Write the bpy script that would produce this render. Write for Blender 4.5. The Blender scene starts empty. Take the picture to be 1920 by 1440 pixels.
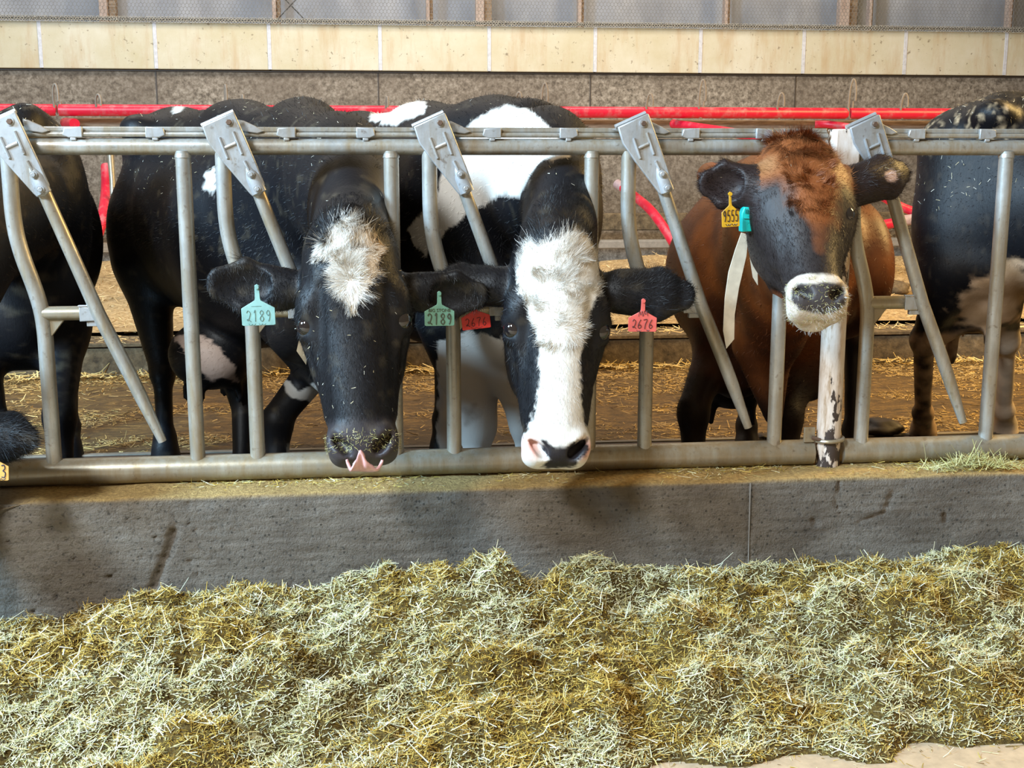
import bpy, math
import numpy as np
from mathutils import Vector, Matrix
# ------------------------------------------------------------------ camera
FPX = 2249.0; PITCH = math.radians(10.63); YAW = math.radians(6.17); CD = 3.02; CZ = 1.23
sc = bpy.context.scene
cam_d = bpy.data.cameras.new('camera'); cam = bpy.data.objects.new('camera', cam_d)
sc.collection.objects.link(cam); sc.camera = cam
cam_d.sensor_width = 36; cam_d.lens = FPX*36/1920; cam_d.clip_start = .05; cam_d.clip_end = 200
cam.location = (0, -CD, CZ); cam.rotation_euler = (math.pi/2-PITCH, 0, -YAW)
# ------------------------------------------------------------------ world, lights, exposure
w = bpy.data.worlds.new('barn_air'); sc.world = w; w.use_nodes = True
wb = w.node_tree.nodes['Background']; wb.inputs[0].default_value = (1.0, .74, .42, 1); wb.inputs[1].default_value = .34
def area(name, loc, target, size, col, power, sy=None):
    l = bpy.data.lights.new(name, 'AREA'); l.shape = 'RECTANGLE'; l.size = size; l.size_y = sy or size
    l.color = col; l.energy = power
    o = bpy.data.objects.new(name, l); sc.collection.objects.link(o); o.location = loc
    o.rotation_euler = (Vector(target)-Vector(loc)).to_track_quat('-Z', 'Y').to_euler()
    return o
area('daylight_from_barn_door', (-6.0, -2.6, 4.2), (0, 0, .5), 1.4, (.46, .74, 1.0), 1300)
area('warm_fill_right', (6.5, 2.2, 4.2), (.6, 1.5, .5), 1.8, (1.0, .66, .24), 520)  # added warm fill from the right; no side opening is built
area('stalls_fill', (0, 5.6, 5.2), (0, 7.6, 1.2), 7.0, (1.0, .95, .88), 290, 1.0)  # added fill for the back wall
area('feed_alley_fill', (-3.0, -4.0, 4.6), (0.4, -.4, .2), .9, (.90, .97, 1.0), 430)  # added fill for feed and curb; no daylight opening is modelled
sc.view_settings.view_transform = 'Standard'; sc.view_settings.look = 'None'
sc.view_settings.gamma = 1; sc.view_settings.use_curve_mapping = False; sc.view_settings.exposure = 0.0
# ------------------------------------------------------------------ geometry of the view
_fw = np.array([math.sin(YAW)*math.cos(PITCH), math.cos(YAW)*math.cos(PITCH), -math.sin(PITCH)])
_rt = np.array([math.cos(YAW), -math.sin(YAW), 0.]); _up = np.cross(_rt, _fw); _cp = np.array([0., -CD, CZ])
def ray(px, py): return _fw + _rt*(px-960)/FPX + _up*(720-py)/FPX
def P(px, py, Y):
    r = ray(px, py); return _cp + r*((Y-_cp[1])/r[1])
def Pz(px, py, z):
    r = ray(px, py); return _cp + r*((z-_cp[2])/r[2])
def MPP(p): return float((np.asarray(p)-_cp) @ _fw)/FPX      # metres per pixel at a point
rng = np.random.default_rng(7)
# ------------------------------------------------------------------ numpy noise
def _h(ix, iy, iz, seed):
    n = (ix.astype(np.int64)*374761393 + iy.astype(np.int64)*668265263 + iz.astype(np.int64)*2147483647 + seed*974634777) & 0xffffffff
    n = ((n ^ (n >> 13))*1274126177) & 0xffffffff
    n = (n ^ (n >> 16)) & 0xffffff
    return n/float(0xffffff)
def vnoise(p, scale=1., seed=0):
    p = np.asarray(p, float)*scale; i = np.floor(p); f = p-i; f = f*f*(3-2*f); i = i.astype(np.int64); out = 0
    for dx in (0, 1):
        for dy in (0, 1):
            for dz in (0, 1):
                wgt = (f[..., 0] if dx else 1-f[..., 0])*(f[..., 1] if dy else 1-f[..., 1])*(f[..., 2] if dz else 1-f[..., 2])
                out = out+wgt*_h(i[..., 0]+dx, i[..., 1]+dy, i[..., 2]+dz, seed)
    return out*2-1
def fbm(p, scale=1., oct=4, seed=0, gain=.5):
    o = 0; a = 1
    for k in range(oct):
        o = o+a*vnoise(p, scale*2**k, seed+k*17); a *= gain
    return o
# ------------------------------------------------------------------ objects
C = sc.collection
def npmesh(name, V, F, smooth=True):
    me = bpy.data.meshes.new(name); V = np.asarray(V, np.float32); n = len(V)
    me.vertices.add(n); me.vertices.foreach_set('co', V.ravel())
    F = np.asarray(F, np.int32); k = F.shape[1]
    me.loops.add(F.size); me.loops.foreach_set('vertex_index', F.ravel())
    me.polygons.add(len(F)); me.polygons.foreach_set('loop_start', np.arange(len(F), dtype=np.int32)*k)
    if smooth: me.polygons.foreach_set('use_smooth', np.ones(len(F), bool))
    me.update(calc_edges=True); return me
def setcol(me, cols, name='Col'):
    a = me.color_attributes.new(name, 'FLOAT_COLOR', 'POINT')
    c = np.ones((len(me.vertices), 4), np.float32); c[:, :3] = cols; a.data.foreach_set('color', c.ravel())
def link(name, me, mat=None, parent=None):
    o = bpy.data.objects.new(name, me); C.objects.link(o)
    if mat: me.materials.append(mat)
    if parent: o.parent = parent
    return o
def tag(o, label=None, cat=None, group=None, kind=None):
    if label: o['label'] = label
    if cat: o['category'] = cat
    if group: o['group'] = group
    if kind: o['kind'] = kind
    return o
def empty(name, label, cat, group=None, kind=None, loc=None):
    o = bpy.data.objects.new(name, None); C.objects.link(o); o.empty_display_size = .05
    return tag(o, label, cat, group, kind)
class MB:
    def __init__(s): s.v = []; s.f = []; s.n = 0
    def add(s, V, F):
        s.v += [tuple(map(float, p)) for p in V]; s.f += [tuple(int(i)+s.n for i in q) for q in F]; s.n = len(s.v); return s
    def box(s, c, size, R=None):
        c = np.array(c, float); h = np.array(size)/2
        V = np.array([[x, y, z] for x in (-1, 1) for y in (-1, 1) for z in (-1, 1)])*h
        if R is not None: V = V @ np.array(R).T
        return s.add(V+c, [(0, 1, 3, 2), (4, 6, 7, 5), (0, 4, 5, 1), (2, 3, 7, 6), (0, 2, 6, 4), (1, 5, 7, 3)])
    def tube(s, pts, r, n=16, cap=True, flat=1.0):
        pts = np.array(pts, float); m = len(pts); r = np.broadcast_to(np.array(r, float), (m,))
        T = np.gradient(pts, axis=0); T /= np.linalg.norm(T, axis=1)[:, None]
        ref = np.array([0, 1., 0]) if abs(T[0] @ [0, 1, 0]) < .9 else np.array([0, 0, 1.])
        V = []
        for i in range(m):
            a = np.cross(T[i], ref); a /= np.linalg.norm(a); b = np.cross(T[i], a)
            for k in range(n):
                t = 2*math.pi*k/n; V.append(pts[i]+r[i]*(a*math.cos(t)+b*math.sin(t)*flat))
        F = [(i*n+k, i*n+(k+1) % n, (i+1)*n+(k+1) % n, (i+1)*n+k) for i in range(m-1) for k in range(n)]
        if cap: F += [tuple(range(n))[::-1], tuple((m-1)*n+k for k in range(n))]
        return s.add(V, F)
    def prism(s, poly, nrm, th):
        poly = np.array(poly, float); n = len(poly); d = np.array(nrm, float)*th
        return s.add(np.vstack([poly, poly+d]), [tuple(range(n)), tuple(range(n, 2*n))[::-1]]+[(i, (i+1) % n+0, n+(i+1) % n, n+i)[::-1] for i in range(n)])
    def build(s, name, mat, parent=None, bevel=0, smooth=True):
        me = bpy.data.meshes.new(name); me.from_pydata(s.v, [], s.f); me.update()
        import bmesh
        bm = bmesh.new(); bm.from_mesh(me); bmesh.ops.recalc_face_normals(bm, faces=bm.faces); bm.to_mesh(me); bm.free()
        if smooth:
            me.polygons.foreach_set('use_smooth', np.ones(len(me.polygons), bool))
            me.set_sharp_from_angle(angle=math.radians(40))
        o = link(name, me, mat, parent)
        if bevel:
            b = o.modifiers.new('b', 'BEVEL'); b.width = bevel; b.segments = 2; b.limit_method = 'ANGLE'; b.angle_limit = math.radians(50)
        return o
def smoothpath(pts, n=40):
    pts = np.array(pts, float); m = len(pts); t = np.linspace(0, m-1, n); out = []
    for x in t:
        i = min(int(x), m-2); f = x-i; p0 = pts[max(i-1, 0)]; p1 = pts[i]; p2 = pts[i+1]; p3 = pts[min(i+2, m-1)]
        out.append(.5*((2*p1)+(-p0+p2)*f+(2*p0-5*p1+4*p2-p3)*f*f+(-p0+3*p1-3*p2+p3)*f**3))
    return np.array(out)
# ------------------------------------------------------------------ materials
class NT:
    def __init__(s, name):
        s.m = bpy.data.materials.new(name); s.m.use_nodes = True; s.t = s.m.node_tree; s.N = s.t.nodes; s.b = s.N['Principled BSDF']
        s.tc = s.N.new('ShaderNodeTexCoord')
    def lk(s, a, b): s.t.links.new(a, b)
    def mapping(s, scale=(1, 1, 1), src='Object', rot=(0, 0, 0)):
        m = s.N.new('ShaderNodeMapping'); m.inputs['Scale'].default_value = scale; m.inputs['Rotation'].default_value = rot
        s.lk(s.tc.outputs[src], m.inputs['Vector']); return m.outputs[0]
    def noise(s, scale, detail=6, rough=.6, vec=None, dist=0):
        n = s.N.new('ShaderNodeTexNoise'); n.inputs['Scale'].default_value = scale; n.inputs['Detail'].default_value = detail
        n.inputs['Roughness'].default_value = rough; n.inputs['Distortion'].default_value = dist
        s.lk(vec if vec is not None else s.tc.outputs['Object'], n.inputs['Vector']); return n.outputs['Fac']
    def voro(s, scale, vec=None, feature='F1'):
        n = s.N.new('ShaderNodeTexVoronoi'); n.feature = feature; n.inputs['Scale'].default_value = scale
        s.lk(vec if vec is not None else s.tc.outputs['Object'], n.inputs['Vector']); return n.outputs['Distance']
    def ramp(s, fac, stops):
        r = s.N.new('ShaderNodeValToRGB'); e = r.color_ramp.elements
        while len(e) > 1: e.remove(e[-1])
        e[0].position = stops[0][0]; e[0].color = _c(stops[0][1])
        for p, c in stops[1:]:
            x = e.new(p); x.color = _c(c)
        s.lk(fac, r.inputs[0]); return r.outputs[0]
    def mix(s, fac, a, b, mode='MIX'):
        m = s.N.new('ShaderNodeMix'); m.data_type = 'RGBA'; m.blend_type = mode
        for sock, v in ((m.inputs[0], fac), (m.inputs[6], a), (m.inputs[7], b)):
            if isinstance(v, (int, float)): sock.default_value = v
            elif isinstance(v, tuple): sock.default_value = _c(v)
            else: s.lk(v, sock)
        return m.outputs[2]
    def math(s, op, a, b=0.):
        m = s.N.new('ShaderNodeMath'); m.operation = op
        for i, v in enumerate((a, b)):
            if isinstance(v, (int, float)): m.inputs[i].default_value = v
            else: s.lk(v, m.inputs[i])
        return m.outputs[0]
    def attr(s, name):
        a = s.N.new('ShaderNodeAttribute'); a.attribute_name = name; return a
    def col(s, c):
        if isinstance(c, tuple): s.b.inputs['Base Color'].default_value = _c(c)
        else: s.lk(c, s.b.inputs['Base Color'])
        return s
    def set(s, **k):
        for n, v in k.items():
            i = s.b.inputs[n.replace('_', ' ')]
            if isinstance(v, (int, float)): i.default_value = v
            elif isinstance(v, tuple): i.default_value = _c(v)
            else: s.lk(v, i)
        return s
    def bump(s, h, strength=.3, dist=.01):
        b = s.N.new('ShaderNodeBump'); b.inputs['Strength'].default_value = strength; b.inputs['Distance'].default_value = dist
        s.lk(h, b.inputs['Height']); s.lk(b.outputs[0], s.b.inputs['Normal']); return s
def _c(c):
    if isinstance(c, (int, float)): return (c, c, c, 1)
    return (c[0], c[1], c[2], 1)
def m_steel(name='galvanised_steel', dirt=.58, base=(.46, .48, .48)):
    t = NT(name); n1 = t.noise(9, 8, .65); n2 = t.noise(60, 4, .6)
    v = t.mapping((30, 30, 4)); n3 = t.noise(1.0, 6, .7, v)
    c = t.mix(t.ramp(n1, [(.42, 0.), (.62, 1.)]), base, tuple(x*.72 for x in base))
    c = t.mix(t.ramp(n3, [(.52-.3*dirt, 0.), (.80-.2*dirt, .9)]), c, (.30, .235, .14))
    c = t.mix(t.ramp(n2, [(.60, 0.), (.72, .6)]), c, (.16, .12, .08))
    t.col(c).set(Metallic=.45, Roughness=.38, Specular_IOR_Level=.6).bump(n2, .12, .003); return t.m
def m_simple(name, c, rough=.6, **k):
    t = NT(name); n = t.noise(35, 5, .6); t.col(t.mix(t.ramp(n, [(.35, 0.), (.7, 1.)]), c, tuple(x*.75 for x in c))).set(Roughness=rough, **k); t.bump(n, .1, .003); return t.m
def m_attr(name, rough=.7, **k):
    t = NT(name); t.col(t.attr('Col').outputs['Color']).set(Roughness=rough, **k); return t.m
STEEL = m_steel(); STEEL_D = m_steel('muddy_galvanised_steel', .8, (.42, .41, .36)); PLATE = m_steel('cast_steel', .08, (.50, .53, .56))
BOLT = m_simple('rusty_bolt', (.17, .11, .08), .5, Metallic=.5)
def m_concrete():
    t = NT('bunk_concrete'); n1 = t.noise(5, 8, .7); n2 = t.noise(90, 6, .7); v = t.mapping((4, 30, 60)); n3 = t.noise(2.0, 7, .7, v)
    c = t.ramp(n1, [(.3, (.14, .11, .085)), (.55, (.24, .20, .16)), (.75, (.34, .295, .245))])
    c = t.mix(t.ramp(n3, [(.4, .3), (.62, 0.)]), c, (.08, .065, .05))
    c = t.mix(t.ramp(t.voro(55), [(.10, .85), (.22, 0.)]), c, (.045, .038, .03)); c = t.mix(t.ramp(t.noise(2.6, 5, .6, dist=.5), [(.52, 0.), (.72, .6)]), c, (.38, .345, .30)); c = t.mix(t.ramp(n2, [(.30, .8), (.45, 0.)]), c, (.05, .043, .035))
    c = t.mix(t.attr('top').outputs['Fac'], c, t.ramp(n2, [(.3, (.30, .18, .06)), (.6, (.66, .44, .16)), (.8, (.82, .62, .30))]))  # golden top puts the warm light into the concrete's colour
    n4 = t.noise(220, 4, .7); h = t.math('ADD', t.math('ADD', n2, t.math('MULTIPLY', n4, .5)), t.math('MULTIPLY', n3, .35))
    t.col(c).set(Roughness=.85).bump(h, 1.0, .012); return t.m
def m_cream():
    t = NT('cream_painted_concrete'); v = t.mapping((3, 3, .5)); n = t.noise(2.2, 8, .7, v); n2 = t.noise(1.3, 8, .7); n3 = t.noise(22, 5, .6)
    c = t.mix(t.ramp(n2, [(.35, 0.), (.65, 1.)]), (.50, .44, .29), (.60, .56, .45))
    c = t.mix(t.ramp(n, [(.50, 0.), (.70, .8)]), c, (.46, .33, .19)); c = t.mix(t.ramp(n3, [(.64, 0.), (.70, .85)]), c, (.22, .17, .11))
    t.col(c).set(Roughness=.7).bump(n3, .15, .01); return t.m
def m_greywall():
    t = NT('grey_stained_concrete'); n = t.noise(1.2, 6, .6); n2 = t.noise(26, 7, .75); n3 = t.noise(60, 4, .6)
    c = t.ramp(n2, [(.36, (.07, .055, .042)), (.5, (.22, .185, .145)), (.66, (.42, .37, .31))])
    c = t.mix(t.ramp(n, [(.35, .65), (.65, 0.)]), c, (.13, .10, .075))
    t.col(c).set(Roughness=.85).bump(n3, .3, .01); return t.m
CONC = m_concrete(); CREAM = m_cream(); GREYW = m_greywall()
RED = (lambda t: (t.col(t.mix(t.ramp(t.noise(14, 6, .7), [(.50, 0.), (.75, .75)]), (.66, .010, .040), (.46, .20, .20))).set(Roughness=.38), t.m)[1])(NT('red_enamel'))
WOOD = (lambda t: (t.col(t.ramp(t.noise(6, 7, .7, t.mapping((1, 12, 12))), [(.3, (.10, .06, .035)), (.55, (.26, .185, .12)), (.8, (.42, .33, .25))])).set(Roughness=.8), t.m)[1])(NT('weathered_wood'))
STUD = (lambda t: (t.col(t.ramp(t.noise(5, 7, .7, t.mapping((10, 10, 1))), [(.3, (.30, .21, .17)), (.7, (.52, .42, .36))])).set(Roughness=.8), t.m)[1])(NT('pinkish_wood'))
# ------------------------------------------------------------------ surface nets
class Field:
    """smooth union of rounded shapes, sampled on a grid that is finer in chosen ranges"""
    def __init__(s): s.pr = []
    def ec(s, A, B, ra, rb, S=(1, 0, 0), k=.05, op='u', cap=None):
        A = np.array(A, float); B = np.array(B, float)
        if np.linalg.norm(B-A) < 1e-6: B = A+np.array([0, 0, 1e-4])
        ra = (ra, ra) if np.isscalar(ra) else ra; rb = (rb, rb) if np.isscalar(rb) else rb
        s.pr.append((A, B, ra, rb, np.array(S, float), k, op, cap)); return s
    def el(s, c, r, axes=None, k=.05, op='u'):
        c = np.array(c, float); axes = np.eye(3) if axes is None else np.array(axes, float)
        s.pr.append((c, None, tuple(r), None, axes, k, op, None)); return s
    def chain(s, pts, rs, S=(1, 0, 0), k=.05):
        for i in range(len(pts)-1): s.ec(pts[i], pts[i+1], rs[i], rs[i+1], S, k)
        return s
    def _eval(s, pr, p):
        A, B, ra, rb, S, k, op, cap = pr
        if B is None:
            q = (p-A) @ S.T; r = np.array(ra)
            k0 = np.sqrt(((q/r)**2).sum(-1)); k1 = np.sqrt(((q/r**2)**2).sum(-1))+1e-9
            return np.where(k0 < .05, -min(ra), k0*(k0-1)/k1)
        L = B-A; ln = np.linalg.norm(L); L = L/ln; U = np.cross(L, S); nu = np.linalg.norm(U)
        if nu < 1e-4: U = np.cross(L, [0, 1, .1]); nu = np.linalg.norm(U)
        U = U/nu; S2 = np.cross(U, L); q = p-A; x = q @ L; t = np.clip(x/ln, 0, 1); l = x-t*ln
        a = ra[0]+(rb[0]-ra[0])*t; b = ra[1]+(rb[1]-ra[1])*t; c = cap if cap else np.minimum(a, b)
        u = q @ S2; v = q @ U
        k0 = np.sqrt((u/a)**2+(v/b)**2+(l/c)**2); k1 = np.sqrt((u/a**2)**2+(v/b**2)**2+(l/c**2)**2)+1e-9
        return np.where(k0 < .05, -np.minimum(a, b), k0*(k0-1)/k1)
    def mesh(s, coarse, fine, box):
        lo = np.full(3, 1e9); hi = -lo
        for pr in s.pr:
            if pr[6] != 'u': continue
            pts = [pr[0]] if pr[1] is None else [pr[0], pr[1]]; R = max(pr[2])+.03 if pr[3] is None else max(max(pr[2]), max(pr[3]))+.03
            for q in pts: lo = np.minimum(lo, q-R); hi = np.maximum(hi, q+R)
        ax = []
        for i in range(3):
            x = lo[i]; g = []
            while x < hi[i]:
                g.append(x)
                if box is None: st = coarse
                else:
                    dd = max(box[0][i]-x, x-box[1][i], 0); st = min(coarse, fine+dd*.12)
                x += st
            ax.append(np.array(g+[hi[i]], np.float64))
        nx, ny, nz = map(len, ax); D = np.full((nx, ny, nz), .2, np.float32)
        for pr in s.pr:
            pts = [pr[0]] if pr[1] is None else [pr[0], pr[1]]; R = (max(pr[2]) if pr[3] is None else max(max(pr[2]), max(pr[3])))+pr[5]+.04
            l = np.min(pts, 0)-R; h = np.max(pts, 0)+R
            sl = tuple(slice(max(0, np.searchsorted(ax[i], l[i])-1), np.searchsorted(ax[i], h[i])+1) for i in range(3))
            G = np.stack(np.meshgrid(ax[0][sl[0]], ax[1][sl[1]], ax[2][sl[2]], indexing='ij'), -1)
            if G.size == 0: continue
            d = s._eval(pr, G).astype(np.float32); k = pr[5]; cur = D[sl]
            if pr[6] == 'u':
                hh = np.maximum(k-np.abs(cur-d), 0)/k; D[sl] = np.minimum(cur, d)-hh*hh*k/4
            else:
                hh = np.maximum(k-np.abs(cur+d), 0)/k; D[sl] = np.maximum(cur, -d)+hh*hh*k/4
        ins = D < 0; cnt = np.zeros((nx-1, ny-1, nz-1), np.float32); acc = np.zeros((nx-1, ny-1, nz-1, 3), np.float32); quads = []
        def cs(a, i): return slice(1, None) if i else slice(0, -1)
        edges = {}
        for d in range(3):
            s0 = [slice(None)]*3; s1 = [slice(None)]*3; s0[d] = slice(0, -1); s1[d] = slice(1, None)
            a = D[tuple(s0)]; b = D[tuple(s1)]; cr = (a < 0) != (b < 0)
            t = np.where(cr, a/np.where(a-b == 0, 1, a-b), 0)
            idx = np.argwhere(cr); tt = t[cr]
            pos = np.stack([ax[i][idx[:, i]] for i in range(3)], -1); pos[:, d] += tt*(ax[d][idx[:, d]+1]-ax[d][idx[:, d]])
            edges[d] = (idx, pos, (a < 0)[cr])
            o = [i for i in range(3) if i != d]
            for e0 in (0, 1):
                for e1 in (0, 1):
                    c = idx.copy(); c[:, o[0]] -= e0; c[:, o[1]] -= e1
                    ok = np.all(c >= 0, 1) & np.all(c < np.array([nx-1, ny-1, nz-1]), 1); cc = c[ok]
                    np.add.at(cnt, tuple(cc.T), 1); np.add.at(acc, tuple(cc.T), pos[ok])
        m = cnt > 0; vid = np.full(cnt.shape, -1, np.int64); vid[m] = np.arange(m.sum()); V = acc[m]/cnt[m][:, None]
        for d in range(3):
            idx, pos, sg = edges[d]; o = [(d+1) % 3, (d+2) % 3]; q = []
            for e0, e1 in ((0, 0), (1, 0), (1, 1), (0, 1)):
                c = idx.copy(); c[:, o[0]] -= e0; c[:, o[1]] -= e1
                ok = np.all(c >= 0, 1) & np.all(c < np.array([nx-1, ny-1, nz-1]), 1); r = np.full(len(c), -1); r[ok] = vid[tuple(c[ok].T)]; q.append(r)
            q = np.stack(q, 1); q = np.where(sg[:, None], q, q[:, ::-1]); quads.append(q[np.all(q >= 0, 1)])
        F = np.vstack(quads)
        for it in range(2):                                     # light smoothing
            S_ = np.zeros_like(V); n_ = np.zeros(len(V))
            for a_, b_ in ((0, 1), (1, 2), (2, 3), (3, 0)):
                np.add.at(S_, F[:, a_], V[F[:, b_]]); np.add.at(n_, F[:, a_], 1)
            V = V*.5+.5*S_/np.maximum(n_, 1)[:, None]
        return V, F
def vnormals(V, F):
    n = np.cross(V[F[:, 2]]-V[F[:, 0]], V[F[:, 3]]-V[F[:, 1]]); N = np.zeros_like(V)
    for i in range(4): np.add.at(N, F[:, i], n)
    return N/(np.linalg.norm(N, axis=1)[:, None]+1e-12)
def strips(root, dirn, nrm, length, width, cols, curl=None, segs=3, name='hair', mat=None, parent=None, taper=.25, kind=None):
    """many narrow tapering blades in one mesh; dirn unit, nrm the side they bend to"""
    n = len(root); side = np.cross(dirn, nrm); side /= np.linalg.norm(side, axis=1)[:, None]+1e-9
    V = np.zeros((n, segs+1, 2, 3), np.float32)
    for i in range(segs+1):
        t = i/segs; c = root+dirn*(length*t)[:, None]
        if curl is not None: c = c+curl*(length*t*t)[:, None]
        wd = width*(1-(1-taper)*t)
        V[:, i, 0] = c-side*wd[:, None]/2; V[:, i, 1] = c+side*wd[:, None]/2
    base = np.arange(n)[:, None, None]*(segs+1)*2; q = np.array([[2*i, 2*i+1, 2*i+3, 2*i+2] for i in range(segs)])[None]
    F = (base+q).reshape(-1, 4); me = npmesh(name, V.reshape(-1, 3), F)
    cc = np.repeat(cols, (segs+1)*2, axis=0); setcol(me, cc); o = link(name, me, mat, parent)
    if kind: o['kind'] = kind
    return o
def sample(V, F, n, mask, wt=None):
    T = np.vstack([F[:, [0, 1, 2]], F[:, [0, 2, 3]]]); ok = mask[T].all(1); T = T[ok]
    a = np.linalg.norm(np.cross(V[T[:, 1]]-V[T[:, 0]], V[T[:, 2]]-V[T[:, 0]]), axis=1)
    if wt is not None: a = a*wt[T].mean(1)
    i = rng.choice(len(T), n, p=a/a.sum()); r1 = np.sqrt(rng.random(n)); r2 = rng.random(n)
    b = np.stack([1-r1, r1*(1-r2), r1*r2], 1); N = vnormals(V, F)
    p = (V[T[i]]*b[:, :, None]).sum(1); nn = (N[T[i]]*b[:, :, None]).sum(1); return p, nn/(np.linalg.norm(nn, axis=1)[:, None]+1e-9)
def unit(a): return a/(np.linalg.norm(a, axis=-1, keepdims=True)+1e-12)

# ================================================================== THE SETTING
YW = 8.6                                            # back wall
def rowz(py, Y, px=960): return float(P(px, py, Y)[2])
X0, X1 = -13.0, 14.0
zc0 = rowz(135, YW); zc1 = rowz(50, YW)
def wall(name, x0, x1, y0, y1, z0, z1, mat):
    o = MB().box(((x0+x1)/2, (y0+y1)/2, (z0+z1)/2), (x1-x0, y1-y0, z1-z0)).build(name, mat, bevel=.004); o['kind'] = 'structure'; return o
wall('wall_back', X0, X1, YW+.03, YW+.25, 0, zc0, GREYW)
bnd = MB(); jnt = MB(); jx = [78, 293, 506, 713, 917, 1115, 1312, 1505, 1695, 1883]
xs = [X0]+[float(P(p, 95, YW)[0]) for p in jx]+[X1]
for a, b in zip(xs[:-1], xs[1:]): bnd.box(((a+b)/2, YW+.10, (zc0+zc1)/2), (b-a-.012, .26, zc1-zc0))
o = bnd.build('trim_1', CREAM, bevel=.006); o['kind'] = 'structure'
for x in xs[1:-1]: jnt.box((x, YW-.031, (zc0+zc1)/2), (.034, .01, zc1-zc0-.006))
o = jnt.build('trim_2', m_simple('pale_mortar', (.62, .62, .66)), bevel=.002); o['kind'] = 'structure'
# dark joints of the lower wall, cut as thin grooves
dj = MB()
for p in (293, 710, 1108, 1493): dj.box((float(P(p, 170, YW)[0]), YW+.028, zc0/2), (.012, .006, zc0))
dj.box(((X0+X1)/2, YW+.02, zc0-.008), (X1-X0, .02, .016))
o = dj.build('trim_3', m_simple('dark_joint', (.06, .045, .035))); o['kind'] = 'structure'
# alley floor
def m_floor():
    t = NT('manure_scraped_floor'); v = t.mapping((1.3, 3.0, 1)); n = t.noise(5.0, 10, .8, v, 1.2); n2 = t.noise(70, 7, .8)
    c = t.ramp(n, [(.3, (.030, .018, .007)), (.48, (.12, .070, .022)), (.60, (.30, .18, .05)), (.75, (.58, .40, .13))])
    c = t.mix(t.ramp(n2, [(.35, .6), (.5, 0.)]), c, (.04, .025, .012)); t.col(c).set(Roughness=.6).bump(n2, .6, .02); return t.m
FLOOR = m_floor()
wall('floor', X0, X1, .0, YW, -.2, 0, FLOOR)
YC = 3.95
yg = float(Pz(960, 842, 0)[1]); o = MB().box(((X0+X1)/2, yg/2+.1, .008), (X1-X0, yg-.2, .016)).build('curb_shade_strip', m_simple('curb_shade_black', (.012, .010, .008), .25), bevel=.003); tag(o, 'black strip painting the shade of the feed curb on the floor close behind it', 'mat')  # black strip laid on the floor as the curb's painted shade
o = MB().box(((X0+X1)/2, yg+.02, .010), (X1-X0, .035, .020)).build('step_edge', m_simple('dull_metal', (.26, .22, .17), .6), o, bevel=.003)
zk = rowz(628, YC, 1190)
def m_kerb():
    t = NT('dirty_kerb'); n = t.noise(18, 7, .7); t.col(t.ramp(n, [(.3, (.05, .035, .02)), (.55, (.17, .12, .065)), (.8, (.34, .26, .16))])).set(Roughness=.9).bump(n, .6, .02); return t.m
KERB = m_kerb()
wall('trim_4', X0, X1, YC, YC+.25, 0, zk-.03, KERB); wall('trim_5', X0, X1, YC-.015, YC+.28, zk-.022, zk, KERB)
wall('floor_stalls', X0, X1, YC+.28, YW, 0, zk-.01, KERB)
# beams at the head of the stalls
def beam(name, py0, py1, Y, th, mat, label, cat, x0=X0, x1=X1, px=1190):
    za, zb = rowz(py0, Y, px), rowz(py1, Y, px)
    o = MB().box(((x0+x1)/2, Y+th/2, (za+zb)/2), (x1-x0, th, abs(za-zb))).build(name, mat, bevel=.01); tag(o, label, cat); return o
beam('brisket_board', 400, 432, 7.9, .10, KERB, 'brown dirty horizontal board low along the back wall', 'board')
beam('brisket_curb', 451, 466, 7.3, .16, m_simple('grey_curb', (.30, .27, .23), .9), 'low grey curb behind the straw bedding', 'curb')
beam('stall_beam', 224, 245, 6.15, .12, WOOD, 'weathered grey-brown beam just under the long red pipe', 'beam', x0=float(P(118, 235, 6.15)[0]))
# straw bedding
def heightmesh(name, x0, x1, y0, y1, step, hf, mat, label, cat, kind='stuff'):
    gx = np.arange(x0, x1, step); gy = np.arange(y0, y1, step); X, Y = np.meshgrid(gx, gy, indexing='ij')
    Z = hf(X, Y); V = np.stack([X, Y, Z], -1).reshape(-1, 3); nx, ny = len(gx), len(gy)
    i = np.arange(nx-1)[:, None]*ny+np.arange(ny-1)[None]; F = np.stack([i, i+ny, i+ny+1, i+1], -1).reshape(-1, 4)
    o = link(name, npmesh(name, V, F), mat); tag(o, label, cat, kind=kind); return o
def p3(X, Y, z=0.): return np.stack([X, Y, np.full_like(X, z)], -1)
def hbed(X, Y): return zk+.02+.16*np.clip((Y-YC-.4)/3.0, 0, 1)+.05*fbm(p3(X, Y), 1.3, 5, 3)*np.clip((Y-YC-.2)/.6, .1, 1)
SAW = (lambda t: (t.col(t.ramp(t.noise(38, 6, .7), [(.3, (.20, .12, .045)), (.5, (.46, .31, .14)), (.75, (.74, .56, .32))])).set(Roughness=.9).bump(t.noise(60, 5, .7), .6, .02), t.m)[1])(NT('straw_bedding'))
heightmesh('straw_bedding', X0, X1, YC+.30, 7.32, .05, hbed, SAW, 'pale straw bedding spread behind the low kerb', 'straw')
STRAW = m_attr('cut_straw', .65)
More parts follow.
